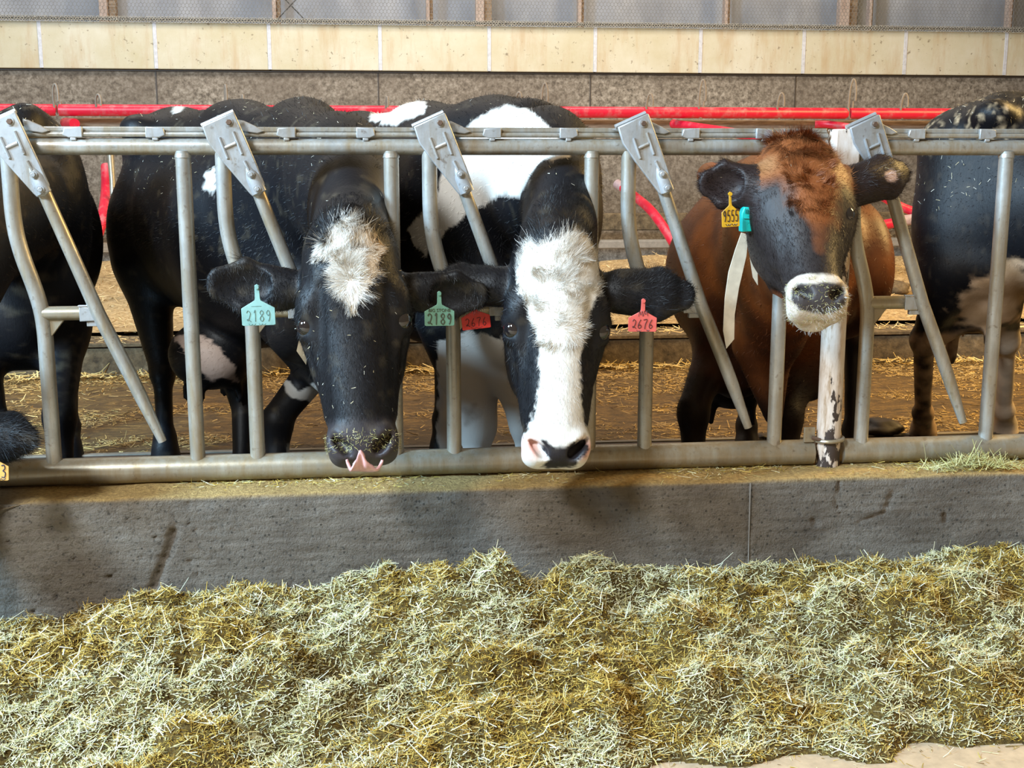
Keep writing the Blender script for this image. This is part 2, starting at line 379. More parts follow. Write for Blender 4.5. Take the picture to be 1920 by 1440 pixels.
def scatter(n, x0, x1, y0, y1, hf, lmin, lmax, wd, pal, name, label, cat, lift=.0, tilt=.25, dens=None, kind='stuff', parent=None, light_patches=False):
    x = rng.uniform(x0, x1, n*3); y = rng.uniform(y0, y1, n*3)
    if dens is not None:
        k = rng.random(len(x)) < dens(x, y); x = x[k]; y = y[k]
    x = x[:n]; y = y[:n]; m = len(x); z = hf(x, y)+lift
    a = rng.uniform(0, 2*math.pi, m); e = rng.normal(0, tilt, m)
    e = np.where(e < 0, -e*.6, e)
    d = np.stack([np.cos(a)*np.cos(e), np.sin(a)*np.cos(e), np.sin(e)], -1); L = rng.uniform(0, 1, m)**1.8*(lmax-lmin)+lmin
    nn = unit(rng.normal(0, .35, (m, 3))+[0, -.2, 1]); cu = rng.normal(0, .16, (m, 3))
    pal = np.array(pal); c = pal[rng.integers(0, len(pal), m)]*rng.uniform(.7, 1.25, (m, 1))
    if light_patches:      # lit and shaded patches of feed painted as pale and golden strands
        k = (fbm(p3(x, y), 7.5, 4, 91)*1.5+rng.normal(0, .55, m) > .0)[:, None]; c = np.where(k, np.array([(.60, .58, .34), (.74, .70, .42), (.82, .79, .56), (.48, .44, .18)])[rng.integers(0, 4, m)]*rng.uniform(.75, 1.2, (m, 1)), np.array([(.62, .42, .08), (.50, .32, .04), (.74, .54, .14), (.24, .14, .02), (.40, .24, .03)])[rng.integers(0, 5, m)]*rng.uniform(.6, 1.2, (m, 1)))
    r = np.stack([x, y, z], -1)-d*(L*.4)[:, None]; r[:, 2] = np.maximum(r[:, 2], z-.004)
    o = strips(r, d, nn, L, rng.uniform(.6, 1.3, m)*wd, c, cu, 2, name, STRAW, parent, taper=.6); tag(o, label, cat, kind=kind); return o
PALF = [(.55, .36, .12), (.42, .27, .08), (.68, .48, .20), (.30, .19, .06)]
scatter(30000, -3.5, 5.5, 1.7, YC-.02, lambda x, y: 0*x+.004, .015, .07, .0045, PALF, 'scattered_straw', 'loose straw scattered over the brown alley floor', 'straw', tilt=.05,
        dens=lambda x, y: np.clip(.12+.9*fbm(p3(x, y*2), 2.2, 4, 9)+.7*np.clip((y-3.0)/.9, 0, 1), .02, 1))
scatter(9000, -4, 6, YC+.3, 7.2, hbed, .03, .12, .007, [(.70, .50, .24), (.80, .62, .34), (.50, .34, .14)], 'loose_bedding_straw', 'loose straw stalks lying on the stall bedding', 'straw', tilt=.12)
scatter(2500, -4, 6, YC-.18, YC-.01, lambda x, y: .03+0*x, .03, .10, .008, [(.75, .55, .22), (.6, .42, .14)], 'straw_along_kerb', 'bright straw gathered along the foot of the kerb', 'straw', tilt=.3)
scatter(1400, -4, 6, YC, YC+.26, lambda x, y: zk+0*x+.005, .03, .10, .007, [(.75, .58, .28), (.6, .42, .18)], 'straw_on_kerb', 'thin straw lying on top of the kerb', 'straw', tilt=.1)
# ------------------------------------------------------------------ curtain, netting and studs above the wall
zt = zc1+.75; YN = YW-.05
t = NT('grey_curtain'); nn_ = t.noise(3, 5, .6, t.mapping((1, 1, .4), rot=(0, .5, 0)))
t.col(t.ramp(nn_, [(.35, (.20, .21, .24)), (.6, (.29, .30, .33)), (.8, (.42, .42, .44))])).set(Roughness=.7)
gx = np.arange(X0, X1, .06); gz = np.arange(zc1-.02, zt, .05); Xg, Zg = np.meshgrid(gx, gz, indexing='ij')
Yg = YW+.34+.03*np.sin(Xg*3.1+Zg*2)+.025*fbm(p3(Xg, Zg*.6), 2.2, 4, 5)
i = np.arange(len(gx)-1)[:, None]*len(gz)+np.arange(len(gz)-1)[None]
cu = link('curtain', npmesh('curtain', np.stack([Xg, Yg, Zg], -1).reshape(-1, 3), np.stack([i, i+len(gz), i+len(gz)+1, i+1], -1).reshape(-1, 4)), t.m)
so = cu.modifiers.new('s', 'SOLIDIFY'); so.thickness = .006
tag(cu, 'grey fabric side curtain hanging behind the wire netting', 'curtain')
studs = [(191, 210, 'narrow'), (513, 12, ''), (803, 11, ''), (901, 26, 'w'), (1089, 11, ''), (1365, 11, ''), (1588, 32, 'w'), (1637, 9, ''), (1900, 11, '')]
SL = ['dark-edged wooden stud at the far left of the curtain', 'thin wooden stud left of the crossed wires', 'thin wooden stud left of the wide middle post',
      'wide wooden post in the middle of the curtain', 'thin wooden stud right of the wide middle post', 'thin wooden stud between the diagonal brace shadows and the wide right post',
      'wide wooden post above the brown cow', 'thin wooden stud close beside the wide right post', 'thin wooden stud at the far right of the curtain']
for (px, wp, k), lab in zip(studs, SL):
    wpx = 24 if px == 191 else wp; x = float(P(px, 25, YW)[0]); wd = wpx*MPP(P(px, 25, YW))
    e_ = empty('wall_stud', lab, 'post', 'wooden studs behind the netting')
    MB().box((x, YW+.10, (zc1+zt)/2), (wd*.62, .09, zt-zc1)).build('face_board', STUD, e_, bevel=.004)
    MB().box((x+wd*.62, YW+.15, (zc1+zt)/2), (wd*.55, .09, zt-zc1)).build('side_board', WOOD, e_, bevel=.004)
# hexagonal wire netting, real wires
WIRE = m_simple('grey_wire', (.30, .29, .27), .5, Metallic=.4); WIREP = m_simple('pale_wire', (.55, .52, .45), .5)
hx, hz = .034, .030; mb = []; fv = []; n = 0
V = []; F = []
def seg2(a, b, w_):
    global n
    a = np.array(a, float); b = np.array(b, float); d = b-a; d /= np.linalg.norm(d); s_ = np.array([-d[2], 0, d[0]])*w_/2; y_ = np.array([0, w_/2, 0])
    V.extend([a-s_, a+y_, a+s_, b-s_, b+y_, b+s_]); F.extend([(n, n+1, n+4, n+3), (n+1, n+2, n+5, n+4), (n+2, n, n+3, n+5)]); n += 6
xa = float(P(-40, 20, YN)[0]); xb = float(P(1960, 20, YN)[0]); rows = int(.34/hz)
for r in range(rows):
    z = zc1+.02+r*hz
    for c in range(int((xb-xa)/hx)):
        x = xa+(c+.5*(r % 2))*hx
        seg2((x, YN, z), (x, YN, z+hz*.5), .0035); seg2((x, YN, z+hz*.5), (x+hx/2, YN, z+hz), .003); seg2((x, YN, z+hz*.5), (x-hx/2, YN, z+hz), .003)
nt = link('wire_netting', npmesh('wire_netting', V, F, False), WIRE); tag(nt, 'hexagonal wire netting stretched above the cream concrete band', 'netting')
V = []; F = []; n = 0
for c in range(int((xb-xa)/.028)):                     # bunched lower edge of the netting
    for r in range(3):
        cx = xa+c*.028+rng.normal(0, .004)+.014*(r % 2); cz = zc1+.002+.016*r; k = 7
        pts = [(cx+.013*math.cos(2*math.pi*j/k), YN-.03+rng.normal(0, .004), cz+.009*math.sin(2*math.pi*j/k)) for j in range(k)]
        for j in range(k): seg2(pts[j], pts[(j+1) % k], .0042)
link('gathered_edge', npmesh('gathered_edge', V, F, False), WIREP, nt)
MB().box(((xa+xb)/2, YN-.012, zc1+.02), (xb-xa, .012, .03)).build('edge_strip', m_simple('dark_strip', (.07, .06, .05)), nt)
# crossed wires at the left of the curtain
cw = empty('crossed_wires', 'two thin dark wires crossing in front of the curtain', 'wire')
for a, b in (((515, 42), (560, -6)), ((530, -6), (578, 44))):
    MB().tube([P(a[0], a[1], YW-.01), P(b[0], b[1], YW-.01)], .005, 6).build('wire', m_simple('black_wire', (.05, .045, .04)), cw)
# ------------------------------------------------------------------ red pipes
RS = 6.0
rail = empty('neck_rail', 'long red enamelled pipe running across behind the cows', 'pipe')
zr = [float(P(px, 209, RS)[2]) for px in (0, 960, 1920)]
rz = rowz(210, RS); rr = 10.5*MPP(P(960, 210, RS))
ja = [X0, float(P(110, 209, RS)[0]), float(P(1018, 209, RS)[0]), float(P(1592, 209, RS)[0]), X1]
for a, b in zip(ja[:-1], ja[1:]):
    MB().tube([(a+.006, RS, rz), (b-.03, RS, rz), (b-.012, RS, rz)], [rr, rr, rr*.8], 20).build('pipe', RED, rail)
wl = [(107, 46, 'big'), (186, 30, ''), (424, 46, ''), (455, 30, ''), (724, 28, ''), (970, 36, ''), (1018, 50, ''), (1214, 34, ''), (1312, 56, ''), (1459, 36, ''), (1592, 58, ''), (1690, 36, '')]
LW = ['largest wire loop at the left end of the red pipe', 'small wire loop right of the leftmost loop', 'upright wire tie above the second metal lock plate', 'thin wire tie right of the second lock plate',
      'short wire tie above the back of the blaze-faced cow', 'wire loop just right of the white shoulder', 'tall wire loop near the middle of the red pipe', 'thin wire loop above the fourth lock plate',
      'tall wire loop left of the brown cow', 'thin pale wire loop above the brown cow', 'tall wire loop above the white post', 'faint wire loop at the right end of the red pipe']
for (px, h, _), lab in zip(wl, LW):
    x = float(P(px, 200, RS)[0]); mp = MPP(P(px, 200, RS)); hh = h*mp; ww = (6 if px in (424, 455, 724) else 13)*mp
    th = np.linspace(-.1, 2*math.pi-.1, 26)
    pts = np.stack([x+ww/2*np.cos(th)+.01*np.sin(th*.5), RS-rr-.012+.5*(rr*2+.02)*(1-np.cos(th*.5-.2))*.5, rz-rr*.6+hh*.55+hh*.62*np.sin(th)], -1)
    tag(MB().tube(pts, .008, 6).build('wire_loop', m_simple('rust_wire', (.30, .24, .18), .5)), lab, 'wire', 'wire loops tied round the red pipe')
def redpipe(name, pts, r, label, end=None, n=30):
    e_ = empty(name, label, 'pipe'); MB().tube(smoothpath(pts, n), r, 16).build('pipe', RED, e_)
    if end is not None: MB().tube(end[0], end[1], 16).build('end_cap', m_simple('worn_pink_metal', (.45, .32, .32)), e_)
    return e_
mp5 = MPP(P(190, 400, 5.4))
e_ = redpipe('stall_divider', [P(199, 312, 6.2), P(199, 360, 6.0), P(192, 410, 5.6), P(183, 440, 5.5), P(180, 452, 5.45)], 10.5*mp5, 'short curved red pipe between the two leftmost black cows')
MB().tube([P(207, 288, 5.9), P(211, 340, 5.85), P(213, 400, 5.8), P(219, 455, 5.75)], [7*mp5, 6*mp5, 6*mp5, 10*mp5], 10).build('grey_stanchion', STEEL_D, e_)
MB().box(P(207, 464, 5.4), (62*mp5, .06, 17*mp5)).build('cross_board', WOOD, e_)
MB().box(P(224, 486, 5.45), (22*mp5, .05, 34*mp5)).build('board_leg', WOOD, e_)
redpipe('stall_divider', [P(1162, 348, 6.6), P(1195, 372, 6.3), P(1225, 400, 6.0), P(1262, 455, 5.7), P(1290, 520, 5.5)], 10*mp5, 'diagonal red pipe left of the brown cow',
        ([P(1157, 345, 6.62), P(1176, 357, 6.5)], 11*mp5))
redpipe('stall_divider', [P(1262, 232, 6.1), P(1300, 238, 5.9), P(1380, 250, 5.5), P(1440, 262, 5.3)], 9.5*mp5, 'red pipe running back from under the long red rail left of the brown cow')
redpipe('stall_divider', [P(1528, 233, 6.1), P(1560, 234, 6.05), P(1640, 246, 5.8)], 8*mp5, 'short red pipe end left of the top of the white post')
redpipe('stall_divider', [P(1030, 226, 6.1), P(1052, 240, 5.7), P(1075, 262, 5.3)], 9*mp5, 'red pipe end beside the white shoulder of the middle cow')
e_ = redpipe('stall_divider', [P(1618, 428, 5.4), P(1660, 421, 5.4), P(1745, 405, 5.4)], 10*mp5, 'level red pipe and sloping brace right of the brown cow', ([P(1688, 415, 5.39), P(1732, 408, 5.39)], 11*mp5))
MB().tube(smoothpath([P(1640, 360, 5.5), P(1690, 388, 5.45), P(1742, 406, 5.4)], 12), 9*mp5, 16).build('brace', RED, e_)
g_ = P(1745, 405, 5.4); MB().tube([(g_[0], g_[1], g_[2]+.6), (g_[0], g_[1], .1)], .03, 14).build('stanchion', STEEL_D, e_)
redpipe('stall_divider', [P(122, 230, 6.2), P(140, 232, 5.9)], 10*mp5, 'red pipe stub under the left end of the red rail')
# ------------------------------------------------------------------ feed curb
S = .5; XA, XB, GAP = -.473, -.824, .091; ZT = CZ+.029; ZB = ZT-.80; RT, RB, RU = .020, .0335, .0188
ZCURB = ZB-RB-.001
YF = float(Pz(960, 913, ZCURB)[1]); print('curb front Y', YF)
nx, ns = 900, 130; gx = np.linspace(-2.6, 3.6, nx); prof = []
for s_ in np.linspace(0, 1, ns):
    L1 = ZCURB+.02; L2 = .10-YF; d = s_*(L1+L2)
    r_ = .012
    if d < L1-r_: prof.append((YF, d-.02, 0, -1., 0.))
    elif d < L1+r_: a = (d-(L1-r_))/(2*r_)*math.pi/2; prof.append((YF+r_-r_*math.cos(a), ZCURB-r_+r_*math.sin(a), min(1, a/1.2), -math.cos(a), math.sin(a)))
    else: prof.append((YF+(d-L1), ZCURB, 1., 0., 1.))
prof = np.array(prof)
Xc = np.repeat(gx[:, None], ns, 1); Yc = np.repeat(prof[None, :, 0], nx, 0); Zc = np.repeat(prof[None, :, 1], nx, 0); top = np.repeat(prof[None, :, 2], nx, 0)
ps = np.stack([Xc, Yc, Zc], -1)
disp = .0025*fbm(ps, 12, 5, 1)+.0022*fbm(ps*np.array([.18, 1, 1.6]), 60, 3, 2)*(1-top)
pit = fbm(ps, 62, 2, 4); disp = disp-.010*np.clip(pit-.55, 0, 1)*3*(1-top)*np.clip(1.1-(Xc+1.3)*.8, .15, 1)
def groove(a, b, w_, dep, Yp=None):
    a = P(*a, YF); b = P(*b, YF); ab = b-a; q = np.stack([Xc-a[0], Zc-a[2]], -1); l = np.array([ab[0], ab[2]]); tt = np.clip((q @ l)/(l @ l), 0, 1)
    dd = np.linalg.norm(q-tt[..., None]*l, axis=-1)+.004*vnoise(ps, 40, 8); return -dep*np.exp(-(dd/w_)**2)*(1-top)
disp = disp+groove((328, 1000), (288, 1105), .010, .012)+groove((322, 998), (330, 985), .010, .006)
disp = disp+groove((1407, 905), (1403, 1062), .0035, .006)+groove((1573, 905), (1568, 945), .003, .010)+groove((1568, 945), (1578, 970), .002, .007)
disp = disp+groove((1675, 925), (1660, 960), .009, .006)+groove((1660, 962), (1610, 980), .005, .005)+groove((1525, 975), (1530, 982), .006, .008)+groove((1772, 965), (1774, 975), .005, .010)
# broken corner at the left end
xe = float(P(70, 930, YF)[0]); brk = np.clip((xe-Xc)/.10, 0, 1); near = np.exp(-(((Yc-YF)/.05)**2+((Zc-ZCURB)/.05)**2))
disp = disp-.030*brk*near-.010*np.clip(fbm(ps, 9, 3, 31), 0, 1)*near
nrm = np.stack([0*Xc, np.repeat(prof[None, :, 3], nx, 0), np.repeat(prof[None, :, 4], nx, 0)], -1); ps = ps+nrm*disp[..., None]
i = np.arange(nx-1)[:, None]*ns+np.arange(ns-1)[None]
me = npmesh('wall_front', ps.reshape(-1, 3), np.stack([i, i+ns, i+ns+1, i+1], -1).reshape(-1, 4))
a_ = me.attributes.new('top', 'FLOAT', 'POINT'); tv = np.clip(top*1.0, 0, 1)*(1-.9*brk); a_.data.foreach_set('value', tv.ravel().astype(np.float32))
wf = link('wall_front', me, CONC); wf['kind'] = 'structure'
wf['label'] = 'grey concrete feed curb with warm light painted gold on its top'
MB().box((.5, .125, ZCURB/2-.01), (6.2, .05, ZCURB-.01)).build('back_face', CONC, wf)
jf = MB().tube([P(1407, 906, YF-.0015), P(1405, 980, YF-.0015), P(1403, 1062, YF-.0015)], .0017, 6).build('joint_seal', m_simple('pale_joint', (.27, .255, .24)), wf)
wall('floor_feed', -3.5, 4.5, -3.2, YF-.002, -.2, 0, m_simple('worn_feed_floor', (.55, .42, .28), .8))
wall('floor_gap', -3.5, 4.5, YF+.02, .15, -.2, -.02, FLOOR)
# ------------------------------------------------------------------ headlock panels
def bentx(z): return np.interp(z, [0, .255, .48, 1], [0, 0, -.055, -.055])    # offset of a bent upright above the bottom rail
def panel(label, xs_, xe_, straight, bent):
    p = empty('headlock_panel', label, 'headlock panel', 'galvanised headlock panels')
    MB().tube([(xs_, 0, ZT), (xe_, 0, ZT)], RT, 24).build('top_rail', STEEL, p)
    n_ = 60; X = np.linspace(xs_, xe_, n_); MB().tube(np.stack([X, 0*X, ZB+0*X], -1), RB, 24).build('bottom_rail', STEEL_D, p)
    for x in straight:
        zz = np.linspace(ZB+RB*.6, ZT-RT*.5, 14); MB().tube(np.stack([x+0*zz, 0*zz-.004, zz], -1), RU, 20).build('upright', STEEL, p)
        MB().tube([(x, -.004, ZT-RT-.006), (x, -.004, ZT-RT+.004)], [RU+.0018, RU+.0004], 14).build('weld', STEEL, p)
    for x in bent:
        zz = np.linspace(ZB+RB*.6, ZT-RT*.5, 44); h = zz-ZB; off = np.interp(h, [0, .38, .44, .56, .63, 1], [0, 0, -.010, -.046, -.055, -.055])
        k_ = np.ones(5)/5; offs = np.convolve(np.pad(off, 2, 'edge'), k_, 'valid')
        MB().tube(np.stack([x+offs, 0*zz-.004, zz], -1), RU, 20).build('bent_upright', STEEL, p)
        # tie tube, gusset, pivot bracket
        zt_ = ZB+.400; x1 = x+.136
        MB().tube([(x, -.006, zt_), (x+.095, -.006, zt_), (x1-.03, -.006, zt_)], .0175, 18).build('tie_tube', STEEL_D, p)
        MB().prism([(x+.012, -.012, zt_-.012), (x+.052, -.012, zt_-.012), (x+.012, -.012, zt_-.062)], (0, 1, 0), .012).build('gusset', STEEL_D, p, bevel=.002)
        br = MB(); br.prism([(x+.090, -.030, zt_+.019), (x1+.012, -.030, zt_+.012), (x1+.018, -.030, zt_), (x1+.010, -.030, zt_-.016), (x+.090, -.030, zt_-.018)], (0, 1, 0), .005)
        br.box((x+.108, -.026, zt_+.020), (.04, .012, .004)).box((x+.12, -.018, zt_-.025), (.03, .014, .012))
        b_ = br.build('pivot_bracket', PLATE, p, bevel=.0015)
        MB().tube([(x1, -.04, zt_), (x1, -.02, zt_)], .006, 10).build('pin', BOLT, b_)
        # swing bar with its cast lock plate; (dx, dz) from the tie pivot
        yp = -.056
        def q(dx, dz, y=-.030): return np.array([x1+dx, y, zt_+dz])
        def PL(px, py, y=yp):         # outline traced on the second plate, moved to this bay
            a = P(px, py, y); b = np.array([XB+S+.136, 0, ZB+.400]); return np.array([x1+a[0]-b[0], y, zt_+a[2]-b[2]])
        top_ = PL(476, 340, -.036); t2 = PL(486, 364, -.034); pts = [top_, t2, (t2+q(0, 0))/2, q(0, 0), q(.065, -.149), q(.088, -.205), q(.135, -.322)]
        rs = [.0155, .016, .0165, .017, .017, .0165, .0105]
        sb = MB().tube(pts, rs, 20, flat=1.0).build('swing_bar', STEEL, p)
        out = [PL(378, 236), PL(438, 209), PL(444, 222), PL(483, 312), PL(496, 345), PL(497, 357), PL(488, 366), PL(474, 369), PL(467, 362), PL(440, 330), PL(417, 303), PL(390, 268)]
        lp = MB().prism(out, (0, 1, 0), .010).build('lock_plate', PLATE, sb, bevel=.003)
        bul = MB().tube([PL(462, 308, yp+.006), PL(474, 332, yp+.004), PL(487, 361, yp+.004)], [.006, .017, .018], 16, flat=.75)
        bul.build('plate_bulge', PLATE, lp)
        MB().tube([PL(378, 236, yp+.02), PL(438, 209, yp+.02)], .006, 8).build('plate_lip', PLATE, lp)
        rb_ = MB()
        for a, b in (((411, 258), (427, 297)), ((437, 247), (454, 289)), ((422, 277), (442, 268)), ((458, 302), (467, 319))):
            rb_.tube([PL(*a, yp-.001), PL(*b, yp-.001)], .0038, 8)
        rb_.build('raised_rib', PLATE, lp)
        for a, r_, m_ in (((429, 229), .0075, BOLT), ((471, 327), .0065, PLATE), ((483, 354), .0065, PLATE)):
            c = PL(*a)+(np.array([0, -.010, 0]) if m_ is PLATE else 0); MB().tube([c+[0, .002, 0], c-[0, .007, 0]], [r_, r_*.9], 6).build('bolt', m_, lp, bevel=.0008)
            MB().tube([c+[0, .001, 0], c-[0, .002, 0]], r_*1.35, 14).build('washer', PLATE, lp)
        tg = MB().prism([PL(446, 224, -.02), PL(456, 226, -.02), PL(478, 236, -.02), PL(495, 246, -.02), PL(482, 250, -.02), PL(460, 247, -.02), PL(450, 240, -.02)], (0, 1, 0), .014)
        tg.build('latch_tongue', PLATE, lp, bevel=.002)
        MB().prism([PL(372, 241, -.03), PL(384, 238, -.03), PL(384, 243, -.03)], (0, 1, 0), .02).build('latch_lug', PLATE, lp)
    # sliding lock track above the top rail
    zk_ = ZT+.035
    tr = MB().box(((xs_+xe_)/2, .006, zk_+.006), (xe_-xs_, .020, .012)).box(((xs_+xe_)/2, .010, zk_-.004), (xe_-xs_, .006, .016)).build('lock_track', STEEL, p, bevel=.002)
    MB().tube([(xs_, -.008, zk_-.006), (xe_, -.008, zk_-.006)], .0062, 12).build('slide_rod', STEEL, tr)
    for x in bent:
        for dx, sg in ((.135, -1), (.325, 1)):
            cx = x+dx-.035; pl = [(-.022*sg, .014), (.020*sg, .011 if 1 else 0), (.024*sg, -.006), (.010*sg, -.012), (-.022*sg, -.012)]
            g = MB().prism([(cx+a, -.019, zk_+b-.002) for a, b in pl], (0, 1, 0), .012)
            g.box((cx, -.012, zk_-.017), (.014, .012, .008)); g.build('rod_guide', PLATE, tr, bevel=.002)
    return p
xp = XA+3*S+.135                                      # where the post stands
xpost = float(P(1548, 860, 0)[0]); print('post x', xpost)
pa = panel('headlock panel left of the white post, holding two black and white cows', -2.4, xpost-.040, [XA+k*S for k in (-1, 0, 1, 2, 3)], [XB+k*S for k in (-1, 0, 1, 2, 3)])
pb = panel('headlock panel right of the white post', xpost+.040, 3.4, [XA+GAP+k*S for k in (4, 5)], [XB+GAP+k*S for k in (4, 5, 6)])
# post
def m_post():
    t = NT('peeling_white_paint'); v = t.mapping((1, 1, .45)); n = t.noise(16, 7, .62, v); n2 = t.noise(45, 5, .7, t.mapping((1, 1, .2)))
    sx = t.N.new('ShaderNodeSeparateXYZ'); t.lk(t.tc.outputs['Object'], sx.inputs[0])
    lo = t.N.new('ShaderNodeMapRange'); lo.inputs['From Min'].default_value = .42; lo.inputs['From Max'].default_value = .60; lo.inputs['To Min'].default_value = .075; lo.inputs['To Max'].default_value = 0
    t.lk(sx.outputs['Z'], lo.inputs[0]); f = t.math('ADD', n, lo.outputs[0])
    c = t.ramp(n2, [(.35, (.42, .30, .20)), (.5, (.68, .58, .50)), (.7, (.80, .74, .70))])
    c = t.mix(t.ramp(f, [(.60, 0.), (.615, 1.)]), c, (.05, .035, .03)); t.col(c).set(Roughness=.6).bump(f, .3, .004); return t.m
PAINT = m_post()
po = empty('support_post', 'peeling white painted post standing on the curb beside the brown cow', 'post')
MB().tube([(xpost, -.012, ZCURB-.002), (xpost, -.012, ZT+.01)], .0315, 32).build('tube', PAINT, po)
MB().box((xpost+.001, -.014, ZT-.002), (.064, .064, .094)).build('square_cap', PAINT, po, bevel=.003)
MB().box((xpost+.006, -.014, ZT-.050), (.072, .072, .004)).build('cap_rim', BOLT, po)
th = np.linspace(0, 2*math.pi, 40); MB().tube(np.stack([xpost+.038*np.cos(th), -.012+.038*np.sin(th), ZB+.038+.002*np.cos(th)], -1), .0055, 8).build('ring_clamp', STEEL_D, po)
MB().box((xpost-.056, -.02, ZB+.052), (.030, .006, .040)).build('clamp_plate', STEEL_D, po, bevel=.001)
MB().tube([(xpost-.052, -.03, ZB+.046), (xpost-.030, -.036, ZB+.040)], .005, 8).build('hook', BOLT, po)
#@COWS
# ================================================================== COWS
def m_coat(name, rough=.5, sheen=.0):
    t = NT(name); t.col(t.attr('Col').outputs['Color']).set(Roughness=rough, Specular_IOR_Level=.3)
    v = t.mapping((1, 1, .35)); n = t.noise(120, 4, .7, v); n2 = t.noise(18, 4, .6); t.bump(t.math('ADD', n, t.math('MULTIPLY', n2, .3)), .35, .003); return t.m
COAT = m_coat('short_coat'); HAIR = m_attr('hair', .5, Specular_IOR_Level=.3)
EYE = m_simple('eye_dark', (.012, .010, .012), .04, Specular_IOR_Level=1.0); SCL = m_simple('eye_white', (.62, .58, .62), .15)
def W_(c): return np.array(c, float)
def inpoly(u, v, poly, edge=None):
    """signed distance to a closed outline, negative inside"""
    poly = np.array(poly, float); d = np.full(u.shape, 1e9); ins = np.zeros(u.shape, bool); n = len(poly)
    for i in range(n):
        a = poly[i]; b = poly[(i+1) % n]; e = b-a; wx = u-a[0]; wy = v-a[1]; t = np.clip((wx*e[0]+wy*e[1])/(e @ e), 0, 1)
        d = np.minimum(d, np.hypot(wx-t*e[0], wy-t*e[1])); c = (a[1] > v) != (b[1] > v)
        ins ^= c & (u < (b[0]-a[0])*(v-a[1])/((b[1]-a[1]) if b[1] != a[1] else 1e-9)+a[0])
    return np.where(ins, -d, d)
class Head:
    """face frame: u to the right of the picture, v up the face towards the poll, w out of the forehead; unit = length of the face"""
    def __init__(s, poll, tip, roll=0., yaw=0.):
        s.o = np.array(poll, float); d = s.o-np.array(tip, float); s.L = np.linalg.norm(d); s.v = d/s.L
        u = np.array([math.cos(yaw), math.sin(yaw), 0]); u = u-s.v*(u @ s.v); u /= np.linalg.norm(u)
        s.u = u; s.w = np.cross(s.u, s.v)
    def p(s, u, v, w=0): return s.o+s.L*(s.u*u+s.v*v+s.w*w)
    def ax(s): return np.array([s.u, s.v, s.w])
    def loc(s, q):
        r = (np.asarray(q)-s.o)/s.L; return r @ s.u, r @ s.v, r @ s.w
    def px(s, x, y, w=-.05):
        r = ray(x, y); o = s.p(0, 0, w); t = ((o-_cp) @ s.w)/(r @ s.w); a = s.loc(_cp+r*t); return float(a[0]), float(a[1])
    def add(s, F, wide=1., snout=1., deep=1., closed=False):
        L = s.L; A = s.ax(); p = lambda u, v, w_: s.p(u*wide, v, w_*deep); R = lambda *r: (r[0]*L*wide, r[1]*L, r[2]*L*deep)
        F.el(p(0, -.10, -.17), R(.150, .13, .15), A, .05*L)                    # poll
        F.el(p(0, -.25, -.15), R(.185, .21, .155), A, .06*L)                  # forehead
        F.el(p(0, -.03, -.10), R(.085, .06, .07), A, .08*L)                   # poll knob
        for q in (-1, 1):
            F.el(p(.165*q, -.335, -.135), R(.055, .075, .075), A, .05*L)       # brow over the eye
            F.el(p(.150*q, -.43, -.165), R(.062, .085, .085), A, .05*L)
            F.el(p(.125*q, -.48, -.27), R(.070, .20, .16), A, .05*L)           # cheek
            F.ec(p(.105*q, -.45, -.36), p(.055*q, -.84, -.235), .075*L, .040*L, s.u, .05*L)   # jaw bone
            F.ec(p(.135*q, -.50, -.17), p(.100*q, -.78, -.15), .045*L, .040*L, s.u, .06*L)   # ridge under the eye
        F.ec(p(0, -.30, -.13), p(0, -.80, -.105), (.155*L*wide, .125*L*deep), (.118*L*wide*snout, .095*L*deep), s.u, .05*L)
        F.ec(p(0, -.40, -.25), p(0, -.82, -.19), (.12*L*wide, .12*L), (.085*L*wide, .07*L), s.u, .06*L)
        F.el(p(0, -.885, -.125), (.135*L*wide*snout, .100*L, .115*L), A, .05*L)       # muzzle
        for q in (-1, 1):
            F.el(p(.082*q*snout, -.885, -.085), (.062*L*wide*snout, .085*L, .075*L), A, .03*L)
            F.el(p(.075*q*snout, -.935, -.15), (.062*L, .050*L, .075*L), A, .03*L)     # upper lip
        F.el(p(0, -.935, -.225), (.088*L*wide, .055*L, .065*L), A, .03*L)              # chin
        for q in (-1, 1):                                                         # nostrils
            F.ec(p(.075*q*snout, -.905, -.015), p(.122*q*snout, -.865, -.035), .026*L, .018*L, s.u, .022*L, 'c')
            F.ec(p(.060*q*snout, -.915, -.045), p(.105*q*snout, -.87, -.075), .022*L, .016*L, s.u, .02*L, 'c')
            F.el(p(.178*q, -.405, -.125), (.030*L, .040*L, .034*L), A, .022*L, 'c')  # eye socket
            F.ec(p(.135*q, -.355, -.085), p(.208*q, -.375, -.13), .020*L, .018*L, s.u, .03*L)   # upper lid
            F.ec(p(.140*q, -.455, -.105), p(.205*q, -.44, -.145), .014*L, .014*L, s.u, .03*L)   # lower lid
            F.ec(p(.122*q, -.27, -.022), p(.148*q, -.55, -.060), .010*L, .008*L, s.u, .045*L, 'c')   # crease inside the eye
            F.el(p(.175*q, -.30, -.115), (.030*L, .055*L, .03*L), A, .03*L)
            F.ec(p(.185*q, -.49, -.14), p(.165*q, -.62, -.16), .012*L, .008*L, s.u, .045*L, 'c')
            if closed == q:
                F.ec(p(.135*q, -.405, -.095), p(.20*q, -.41, -.14), .033*L, .028*L, s.u, .02*L)
        F.ec(p(-.05, -.965, -.155), p(.05, -.965, -.155), .008*L, .008*L, s.u, .012*L, 'c')
        return s
